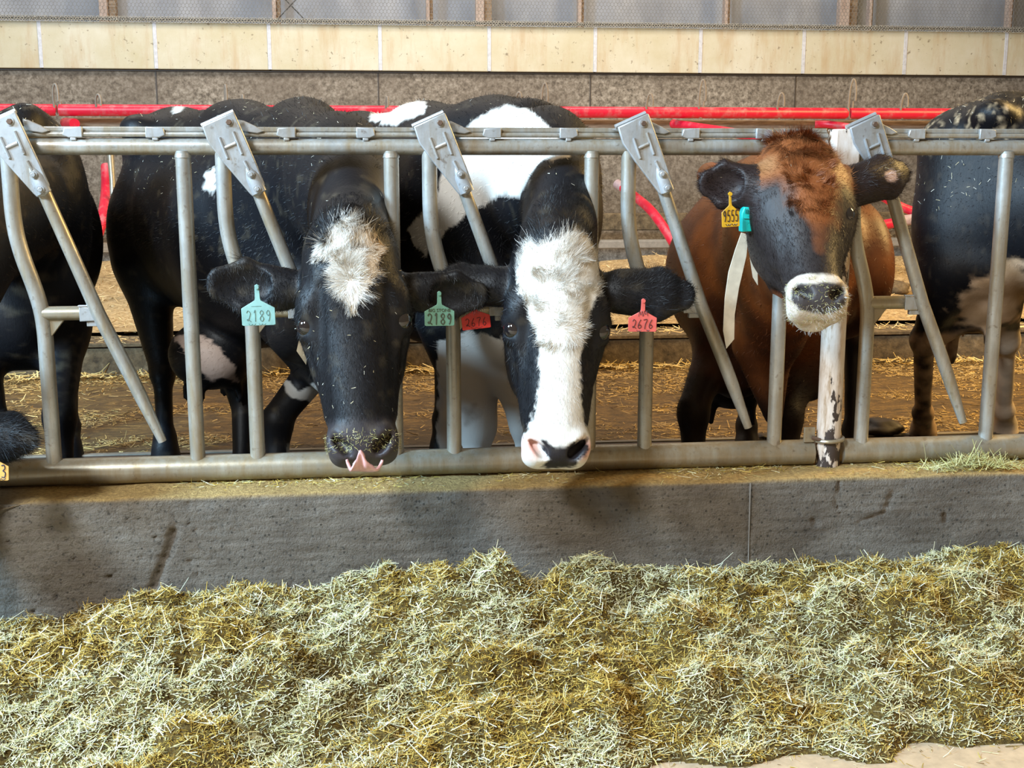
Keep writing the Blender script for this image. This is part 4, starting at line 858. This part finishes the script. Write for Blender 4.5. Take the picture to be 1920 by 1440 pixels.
# ---------------------------------------------------------------- brown cow
def cow_brown():
    F = Field(); H = Head(P(1506, 262, -.12), P(1546, 574, -.43), yaw=-.09); H.add(F, 1.0, 1.0, deep=1.0, closed=-1)
    Wt = at(1460, 305, 3.95); Hp = at(1440, 300, 4.95)
    feet = {'fore': [(at(1475, 790, 3.85), G(at(1480, 1000, 3.8))), (at(1300, 780, 3.9), G(at(1300, 990, 3.9)))], 'hind': [(at(1600, 640, 5.0), G(at(1600, 850, 4.9))), (at(1400, 640, 5.1), G(at(1400, 850, 5.0)))]}
    q = trunk(F, G(Wt), G(Hp), Wt[2], Wt[2]+.02, legs=feet, belly=.55, ah=.26, aw=.25, rump=1.0, udder=at(1375, 700, 4.4))
    S_ = (1, 0, 0)
    F.ec(at(1440, 480, 3.85), at(1470, 440, 3.4), (.19, .24), (.14, .20), S_, .16, cap=.2); F.ec(at(1470, 440, 3.4), H.p(0, -.2, -.30), (.13, .18), (.10, .13), S_, .14, cap=.15)
    F.ec(at(1450, 620, 3.6), at(1500, 500, 3.05), .10, .06, S_, .10); F.ec(at(1430, 650, 3.65), at(1450, 780, 3.7), .09, .03, S_, .06)
    F.el(at(1330, 520, 4.15), (.13, .3, .22), None, .12); F.el(at(1592, 500, 4.3), (.11, .3, .24), None, .12)
    ear(F, P(1424, 350, -.14), P(1308, 342, -.12), .058, H, (-.15, -1, 0)); ear(F, P(1594, 352, -.14), P(1704, 318, -.10), .054, H, (.2, 1, -.3), back=1)
    def col(p, n_):
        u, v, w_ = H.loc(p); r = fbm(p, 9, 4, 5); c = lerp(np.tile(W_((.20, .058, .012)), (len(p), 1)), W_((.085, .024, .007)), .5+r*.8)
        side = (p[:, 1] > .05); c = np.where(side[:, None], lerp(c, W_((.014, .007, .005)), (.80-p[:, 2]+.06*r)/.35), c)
        hd = ell(p, H.p(0, -.45, -.18), (.60*H.L, .60*H.L, .62*H.L)) < 0; front = hd & (p[:, 1] < 0)
        f = np.tile(W_((.24, .075, .022)), (len(p), 1))
        dk = np.clip((-.26-v+.10*fbm(p, 14, 3, 6)-np.exp(-((u-.02)/.085)**2)*.27)/.14, 0, 1); sd_ = np.clip((np.abs(u)-.105+.02*r)/.06, 0, 1)*np.clip((-.24-v)/.08, 0, 1); dk = np.maximum(dk, sd_)
        f = lerp(f, W_((.022, .017, .017)), dk); f = lerp(f, W_((.40, .22, .10)), np.clip((np.abs(u)-.125)/.06, 0, 1)*np.clip((v+.27)/.08, 0, 1)*np.clip((-.08-v)/.05, 0, 1)*.6)
        ring = np.clip((-.800-v+.012*fbm(p, 50, 2, 8))/.015, 0, 1); f = lerp(f, lerp(np.tile(W_((.68, .62, .55)), (len(p), 1)), W_((.50, .40, .30)), .3+.9*fbm(p, 40, 3, 12)), ring)
        ns = np.maximum(np.abs(u)/.112, np.abs((v+.892)/.062)); ns = (np.hypot(u/.118, (v+.885)/.070)-1)+.05*fbm(p, 80, 2, 11); x, y, dd = proj(p); f = lerp(f, W_((.05, .042, .042)), -patch(p, [(1480, 548), (1494, 532), (1532, 527), (1574, 530), (1588, 545), (1586, 572), (1564, 588), (1525, 592), (1498, 585), (1484, 568)], 3, 60)/5)
        c = np.where(front[:, None], f, c)
        e = (np.abs(u) > .235) & (v > -.45) & (p[:, 1] < .05); c = lerp(c, W_((.020, .012, .012)), np.where(e, 1., 0.))
        d = ell(p, P(1352, 345, -.17), (.028, .03, .024)); c = lerp(c, W_((.16, .05, .02)), -d/.008)
        d = ell(p, P(1668, 330, -.15), (.022, .06, .018)); c = lerp(c, W_((.60, .42, .36)), -d/.006)
        return c
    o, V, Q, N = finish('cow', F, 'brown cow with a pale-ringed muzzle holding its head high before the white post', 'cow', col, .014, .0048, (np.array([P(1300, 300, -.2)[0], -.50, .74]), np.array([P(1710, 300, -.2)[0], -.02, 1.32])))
    H.eyes(o, 1.05, deep=.66, which=(1,))
    MB().tube([H.p(-.110, -.425, -.040), H.p(-.150, -.440, -.038), H.p(-.188, -.432, -.065), H.p(-.205, -.42, -.095)], [.002, .0045, .0045, .002], 8).build('closed_eyelid', m_simple('dark_lid', (.012, .010, .012), .35), o)
    MB().tube([H.p(-.105, -.375, -.038), H.p(-.145, -.360, -.034), H.p(-.188, -.372, -.060)], [.002, .004, .002], 8).build('eyelid_fold', m_simple('dark_lid', (.012, .010, .012), .35), o)
    u, v, w_ = H.loc(V); face = (w_ > -.36) & (v > -.80) & (V[:, 1] < .02) & (np.hypot(np.abs(u)-.172, v+.405) > .052)
    flow = lambda p, nn: np.where((H.loc(p)[1] > -.33)[:, None], unit(H.loc(p)[0][:, None]*H.u*2+(H.loc(p)[1]+.33)[:, None]*H.v), -H.v[None])
    furred(o, V, Q, face, 30000, col, flow, .009, .016, .0011, .22, .2, 'face_fur')
    furred(o, V, Q, (v > -.16) & (v < .12) & (w_ > -.34) & (np.abs(u) < .13), 15000, lambda p, n_: lerp(col(p, n_), W_((.34, .11, .035)), .65+0*p[:, 0])*rng.uniform(.35, 1.15, (len(p), 1)), lambda p, nn: np.tile(-H.v, (len(p), 1))+H.u*(H.loc(p)[0][:, None])*5, .014, .030, .0012, .22, .25, 'forelock', clump=40)
    furred(o, V, Q, (v > -.46) & (v < -.10) & (w_ > -.20) & (np.abs(u) < .12), 12000, lambda p, n_: col(p, n_)*rng.uniform(.5, 1.6, (len(p), 1)), flow, .008, .016, .0011, .16, .2, 'forehead_hair', clump=45)
    earm = ((np.abs(u) > .22) & (v > -.42) & (v < .12)); furred(o, V, Q, earm, 9000, col, lambda p, nn: np.sign(H.loc(p)[0])[:, None]*H.u+H.v*.2, .012, .026, .0010, .45, .3, 'ear_hair')
    furred(o, V, Q, (v < -.80) & (w_ > -.32) & ((np.abs(u) > .10) | (v < -.955)), 1200, lambda p, n_: np.tile(W_((.75, .72, .68)), (len(p), 1)), lambda p, nn: H.u*(H.loc(p)[0][:, None])-H.v*.1, .006, .014, .0008, .6, .3, 'whiskers')
    ear_tag(o, 1370, 402, 34, 44, -.20, (.66, .36, .02), '9555', (.05, .025, .008), .06, lw=.0013, tx=.9, th_=.46, ty=-.30, small=[('w', -.3, -.48, .3, .14), ('w', .05, -.48, .3, .14)])
    # collar: strap with a turquoise sensor box
    cl = MB(); Y = -.09
    def band(pts_l, pts_r, y0, y1): return [P(a, b, y0+(y1-y0)*i/(len(pts_l)-1)) for i, (a, b) in enumerate(pts_l)]+[P(a, b, y0+(y1-y0)*(1-i/(len(pts_r)-1))) for i, (a, b) in enumerate(pts_r[::-1])]
    cb = MB().prism([P(1390, 436, Y), P(1378, 470, Y), P(1366, 510, Y), P(1359, 560, Y), P(1356, 620, Y), P(1362, 654, Y), P(1377, 636, Y), P(1378, 590, Y), P(1386, 540, Y), P(1400, 480, Y), P(1404, 440, Y)], (0, 1, 0), .003)
    cs_ = cb.build('collar_tail', m_simple('pale_strap', (.62, .54, .42), .6), o, bevel=.0008)
    MB().prism([P(1400, 430, Y+.004), P(1404, 470, Y+.004), P(1412, 520, Y+.004), P(1421, 535, Y+.004), P(1420, 490, Y+.004), P(1415, 430, Y+.004)], (0, 1, 0), .003).build('collar', m_simple('pale_strap', (.62, .54, .42), .6), o)
    Y = -.15
    bx = MB().prism([P(1391, 435, Y-.022), P(1391, 402, Y-.022), P(1396, 388, Y-.022), P(1410, 389, Y-.022), P(1413, 434, Y-.022)], (0, 1, 0), .028).build('sensor_box', m_simple('turquoise_plastic', (.01, .55, .50), .35), o, bevel=.002)
    for i in range(4): MB().box(P(1398+3.4*i, 396, Y-.024), (.0014, .002, .010)).build('slot', m_simple('dark_teal', (.01, .2, .2)), bx)
    MB().box(P(1402, 410, Y-.0235), (.020, .002, .0012)).build('slot', m_simple('dark_teal', (.01, .2, .2)), bx)
    return o, H, V, Q, N
# ---------------------------------------------------------------- black cow at the far left
def cow_left():
    F = Field(); H = Head(P(-170, 640, -.22), P(-200, 1060, -.40)); H.add(F, 1.0, 1.)
    Wt = at(8, 212, 3.95); Hp = at(-35, 232, 5.0)
    feet = {'fore': [(at(112, 790, 3.8), G(at(118, 990, 3.8))), (at(-15, 800, 3.8), G(at(-15, 1000, 3.8)))], 'hind': [(at(130, 640, 5.0), G(at(130, 860, 5.0))), (at(-40, 640, 5.1), G(at(-40, 850, 5.0)))]}
    trunk(F, G(Wt), G(Hp), Wt[2]-.01, Hp[2], legs=feet, ah=.27, aw=.21, rump=.65, rl=.6)
    S_ = (1, 0, 0)
    F.ec(at(20, 380, 3.75), at(-70, 470, 3.3), (.17, .2), (.11, .16), S_, .14, cap=.2); F.ec(at(-70, 470, 3.3), H.p(0, -.2, -.30), (.11, .15), (.10, .12), S_, .08)
    F.ec(at(85, 250, 4.2), at(50, 222, 4.0), .05, .05, S_, .08)
    ear(F, P(-60, 810, -.20), P(70, 826, -.24), .056, H, (.1, 1, -.5), back=1)
    F.ec(H.p(.12, -.3, -.2), P(-60, 810, -.20), .04, .03, S_, .05)
    def col(p, n_):
        c = np.tile(BLK, (len(p), 1)); dust = np.clip(fbm(p, 28, 4, 41)-.30, 0, 1)*(1+2*(p[:, 2] > 1.33)); return c+(dust*.06)[:, None]*W_((1, .8, .5))
    o, V, Q, N = finish('cow', F, 'black cow at the left edge, its head lowered out of view', 'cow', col, .014, .006, (np.array([P(-60, 800, -.2)[0], -.4, .4]), np.array([P(75, 800, -.2)[0], 0, .75])))
    furred(o, V, Q, (V[:, 0] > P(-30, 800, -.2)[0]) & (V[:, 2] < .80) & (V[:, 1] < -.12), 7000, col, lambda p, nn: np.tile([1., 0, -.3], (len(p), 1)), .010, .024, .0010, .4, .3, 'ear_hair')
    ear_tag(o, -13, 878, 56, 44, -.30, (.74, .44, .12), '2713', (.04, .04, .08), -.06, lw=.0013, tx=.90, th_=.55, ty=-.40, small=[('w', .1, -.5, .3, .12)])
    return o, H, V, Q, N
# ---------------------------------------------------------------- black and white cow at the far right, standing sideways
def cow_right():
    F = Field(); Hp = at(1900, 180, 4.75); Wt = at(2200, 190, 4.55)
    Wt = np.array([Hp[0]+.80, Hp[1]-.85, 0]); zh = Hp[2]
    feet = {'fore': [(np.array([Wt[0], Wt[1]-.2, .4]), np.array([Wt[0], Wt[1]-.2, .0])), (np.array([Wt[0]-.1, Wt[1]+.2, .4]), np.array([Wt[0]-.1, Wt[1]+.2, .0]))],
            'hind': [(at(1732, 640, 4.95), G(Pz(1730, 822, 0))), (at(1885, 640, 5.05), G(Pz(1882, 815, 0)))]}
    trunk(F, G(Wt), G(Hp), zh-.01, zh, legs=feet, udder=at(1832, 560, 4.95), ah=.25, belly=.68, rl=.3)
    F.ec(at(1772, 270, 4.85), at(1768, 500, 4.85), (.12, .10), (.12, .09), (0, 1, 0), .12, cap=.1)
    F.ec(at(1800, 520, 4.8), at(1745, 600, 4.9), (.06, .10), (.05, .06), (0, 1, 0), .06)
    F.el(at(1838, 545, 4.95), (.13, .14, .15), None, .04)
    hw = Wt+np.array([.5, -.1, 1.35]); F.ec(Wt+[.1, 0, 1.15], hw, (.14, .2), (.1, .13), (0, 1, 0), .1); F.ec(hw, hw+[.4, -.1, -.25], .12, .07, (0, 1, 0), .05)
    def col(p, n_):
        c = np.tile(BLK, (len(p), 1)); dirt = W_((.42, .27, .15))
        d = np.minimum(ell(p, at(1835, 545, 4.9), (.15, .5, .17)), ell(p, at(1890, 600, 4.7), (.16, .5, .07)))+noisy(p, 20, .03, 3); c = lerp(c, lerp(np.tile(W_((.66, .46, .30)), (len(p), 1)), dirt, .5+fbm(p, 12, 3, 2)), -d/.02)
        d = p[:, 2]-(.54+.05*fbm(p, 10, 2, 5)); lg = lerp(np.tile(W_((.40, .27, .17)), (len(p), 1)), W_((.04, .025, .015)), .45+1.1*fbm(p, 16, 4, 6)); lg = np.where((p[:, 0] > at(1850, 700, 5)[0])[:, None], lerp(lg, W_((.66, .54, .42)), .6+0*d), lg); c = lerp(c, lg, -d/.03)
        dust = np.clip(fbm(p*np.array([1, 1, .5]), 48, 4, 43)-.25, 0, 1)*np.clip((p[:, 2]-1.22)/.1, .04, 1)*np.clip((at(1870, 200, 4.8)[0]-p[:, 0])/.1, .1, 1); return lerp(c, W_((.50, .38, .24)), dust*1.6)
    o, V, Q, N = finish('cow', F, 'black cow standing sideways at the right edge with pale udder and muddy hind legs', 'cow', col, .013, .013, None)
    return o, None, V, Q, N
def backfur(i, n, zmin, dmax=5.6):
    o, H, V, Q, N = cows[i]; q = V-_cp; m = (V[:, 2] > zmin) & (V[:, 1] > .06) & (q @ _fw < dmax) & (N[:, 1] < .5); cm = np.empty(len(V)*4, np.float32); o.data.color_attributes['Col'].data.foreach_get('color', cm); cm = cm.reshape(-1, 4)[:, :3]
    T = np.vstack([Q[:, [0, 1, 2]], Q[:, [0, 2, 3]]]); T = T[m[T].all(1)]; k = rng.integers(0, len(T), n); b = rng.dirichlet([1, 1, 1], n)
    p = (V[T[k]]*b[:, :, None]).sum(1); nn = unit((N[T[k]]*b[:, :, None]).sum(1)); cc = (cm[T[k]]*b[:, :, None]).sum(1)*rng.uniform(.7, 1.3, (n, 1))
    f = np.tile(np.array([-.3, .5, -.45]), (n, 1)); f = unit(f-nn*(f*nn).sum(1)[:, None]+rng.normal(0, .3, p.shape)); d = unit(f+nn*.20)
    strips(p-nn*.002, d, nn, rng.uniform(.008, .017, n), rng.uniform(.8, 1.4, n)*.0014, cc, rng.normal(0, .2, p.shape), 2, 'coat_hair', HAIR, o, .3)
cows = [cow_left(), cow_star(), cow_blaze(), cow_brown(), cow_right()]
for a_ in ((0, 16000, .9), (1, 26000, .9), (2, 24000, .9), (3, 16000, .5, 4.6), (4, 14000, .8)): backfur(*a_)
# chaff: straw on the cows' backs and on the muzzles
PALS = np.array([(.80, .72, .50), (.70, .60, .36), (.85, .82, .70)])
def chaff(idx, n, mask, lmin, lmax, wd, pal=PALS, name='chaff', lift=.1, off=.002):
    o, H, V, Q, N = cows[idx]; m = mask(V, N, H)
    if m.sum() < 10: return
    p, nn = sample(V, Q, n, m); d = rng.normal(0, 1, p.shape); d = unit(d-nn*(d*nn).sum(1)[:, None]+nn*lift)
    L = rng.uniform(lmin, lmax, n); c = pal[rng.integers(0, len(pal), n)]*rng.uniform(.7, 1.1, (n, 1))
    strips(p+nn*off, d, nn, L, rng.uniform(.6, 1.2, n)*wd, c, rng.normal(0, .15, p.shape), 2, name, STRAW, o, .7, kind='stuff')
back = lambda z, ny=-9: (lambda V, N, H: (V[:, 2] > z) & (N[:, 2] > .1))
chaff(0, 500, back(1.26), .006, .018, .0016); chaff(1, 420, back(1.10), .005, .016, .0014); chaff(2, 300, back(1.15), .005, .016, .0014); chaff(4, 900, back(.95), .005, .02, .0016)
muz = lambda V, N, H: (lambda u, v, w_: (v < -.83) & (w_ > -.22))(*H.loc(V))
GP = np.array([(.42, .38, .14), (.62, .56, .30), (.28, .27, .10)])
chaff(1, 520, lambda V, N, H: (lambda u, v, w_: (v < -.84) & (v > -.93) & (w_ > -.16))(*H.loc(V)), .003, .010, .0010, GP, 'muzzle_crumbs', .4)
chaff(3, 700, muz, .003, .009, .0009, GP, 'muzzle_crumbs', .4); chaff(1, 45, lambda V, N, H: (lambda u, v, w_: (v > -.8) & (w_ > -.2))(*H.loc(V)), .004, .008, .0009, PALS, 'face_chaff', .1, .005)
chaff(3, 14, lambda V, N, H: (lambda u, v, w_: (v > -.8) & (w_ > -.2))(*H.loc(V)), .005, .010, .0010, PALS, 'face_chaff', .1, .005)
#@FEED
# ================================================================== FEED
tops = [(-60, 1185), (0, 1150), (60, 1152), (110, 1160), (150, 1138), (200, 1130), (260, 1120), (380, 1112), (450, 1100), (520, 1108), (600, 1112), (650, 1092), (720, 1072), (800, 1076), (850, 1080), (905, 1070), (960, 1078), (1010, 1090), (1050, 1072), (1090, 1058), (1150, 1064), (1220, 1066), (1320, 1068), (1400, 1066), (1470, 1062), (1520, 1040), (1560, 1058), (1640, 1054), (1700, 1048), (1780, 1030), (1830, 1036), (1880, 1030), (1940, 1038), (2050, 1040)]
TX = np.array([P(a, b, YF-.03)[0] for a, b in tops]); TZ = np.array([P(a, b, YF-.03)[2] for a, b in tops])
print('feed height', TZ.min(), TZ.max())
holes = [(930, 1115, .10, .075, .14), (640, 1235, .075, .055, .09), (60, 1175, .13, .05, .03), (1160, 1150, .09, .06, .07), (330, 1250, .05, .03, .03), (1600, 1190, .08, .04, .03), (1740, 1300, .07, .05, .05), (220, 1330, .07, .05, .05), (1130, 1390, .08, .05, .045), (870, 1345, .07, .05, .045), (1230, 1230, .07, .04, .035)]
HL = [(*Pz(a, b, .13)[:2], c, d, e) for a, b, c, d, e in holes]
YB = float(Pz(960, 1440, 0)[1])
def hfeed(X, Y):
    t = np.clip((YF-Y)/(YF-YB+.02), 0, 1.3); base = np.interp(X, TX, TZ); q = p3(X, Y)
    edge = 1.06+.10*vnoise(p3(X, 0*Y), 2.2, 3)+.07*vnoise(p3(X, 0*Y), 7, 5)-.13*np.clip((X-1.0)/.8, 0, 1)
    prof = np.clip(1-(t/edge)**1.35, 0, 1); z = base*prof+.016*np.sin(np.clip(t*2, 0, 1)*math.pi)
    fade = np.clip(prof*3, .06, 1)*np.clip(t*9+.25, 0, 1)
    z = z+fade*(.042*fbm(q, 4.2, 2, 61)+.048*np.abs(fbm(q, 7.5, 3, 62))-.018+.014*fbm(q, 30, 3, 63))
    for x, y, rx, ry, dp in HL: z = z-dp*np.exp(-((X-x)/rx)**2-((Y-y)/ry)**2)
    return np.where(prof < .02, -.012, np.maximum(z, -.012))
FE = NT('packed_silage'); nn2 = FE.noise(140, 5, .75)
FE.col(FE.ramp(nn2, [(.3, (.02, .012, .002)), (.5, (.11, .065, .008)), (.7, (.28, .19, .04))])).set(Roughness=.9).bump(nn2, .8, .01)
fd = heightmesh('silage_feed', -2.3, 3.3, YB-.35, YF-.006, .009, hfeed, FE.m, 'long heap of chopped green-gold silage piled against the concrete curb', 'feed')
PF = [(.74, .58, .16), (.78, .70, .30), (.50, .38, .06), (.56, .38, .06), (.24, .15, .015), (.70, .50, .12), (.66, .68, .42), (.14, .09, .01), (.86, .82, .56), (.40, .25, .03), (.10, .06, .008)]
def lowd(x, y): return np.clip(hfeed(x, y)*30+.25, 0, 1)
scatter(195000, -1.75, 2.35, YB-.22, YF-.008, hfeed, .006, .028, .0018, PF, 'chopped_grass', 'short chopped stems covering the silage heap', 'feed', lift=.003, tilt=.55, dens=lowd, parent=fd, light_patches=True)
scatter(9000, -1.75, 2.35, YB-.22, YF-.012, hfeed, .025, .065, .0024, [(.72, .62, .30), (.80, .74, .50), (.62, .46, .16), (.68, .68, .50)], 'long_stems', 'longer pale stems lying on the silage heap', 'feed', lift=.006, tilt=.35, dens=lowd, parent=fd)
scatter(5000, -1.7, 2.4, YB-.15, YB+.22, lambda x, y: .002+0*x, .006, .035, .0016, PF, 'scattered_stems', 'x', 'feed', tilt=.06, dens=lambda x, y: np.clip((y-YB+.12)*4, .1, 1), parent=fd)
for o_ in fd.children:
    for k_ in ('label', 'category'): 
        if k_ in o_: del o_[k_]
def hcurb(x, y): return 0*x+ZCURB+.003
def curbd(x, y): return np.clip(.12+.6*fbm(p3(x, y), 5, 3, 77)+.8*((x > P(1740, 880, -.08)[0]) & (x < P(1870, 880, -.08)[0]))+.35*np.exp(-((y+.02)/.03)**2), 0, 1)
scatter(4200, -1.6, 2.3, YF+.012, .06, hcurb, .006, .032, .0016, PF, 'hay_crumbs', 'fine hay crumbs lying along the top of the curb under the bottom rail', 'hay', lift=.0, tilt=.12, dens=curbd)
cx, cy = Pz(1830, 878, ZCURB)[:2]
def htuft(x, y): return ZCURB+.004+.022*np.exp(-((x-cx)/.08)**2-((y-cy)/.03)**2)
scatter(900, cx-.16, cx+.13, cy-.035, cy+.05, htuft, .015, .055, .0018, [(.50, .48, .20), (.62, .58, .30), (.40, .36, .12)], 'hay_tuft', 'loose green hay tuft on the curb near its right end', 'hay', lift=.0, tilt=.5, dens=lambda x, y: np.exp(-((x-cx)/.09)**2-((y-cy)/.035)**2))
# manure clods on the alley floor
rc = np.random.default_rng(3)
for px, py, r, lab in ((1652, 806, .075, 'dark clod of manure on the alley floor left of the muddy hind leg'), (1672, 548, .10, 'grey-brown lump in the straw bedding beside the brown cow'), (1428, 815, .03, 'small dark clod on the alley floor under the brown cow')):
    c = Pz(px, py, .03 if py > 700 else zk+.08); Vc, Fc = uvs(np.zeros(3), 1., 14); Vc = Vc*(1+.28*fbm(Vc+px, 1.6, 3, 5)[:, None])*np.array([r*1.3, r, r*.62])+[c[0], c[1], r*.5+(0 if py > 700 else zk+.06)]
    tag(link('manure_clod', npmesh('manure_clod', Vc, Fc), KERB if py < 700 else m_simple('manure', (.035, .022, .012), .6)), lab, 'clod')
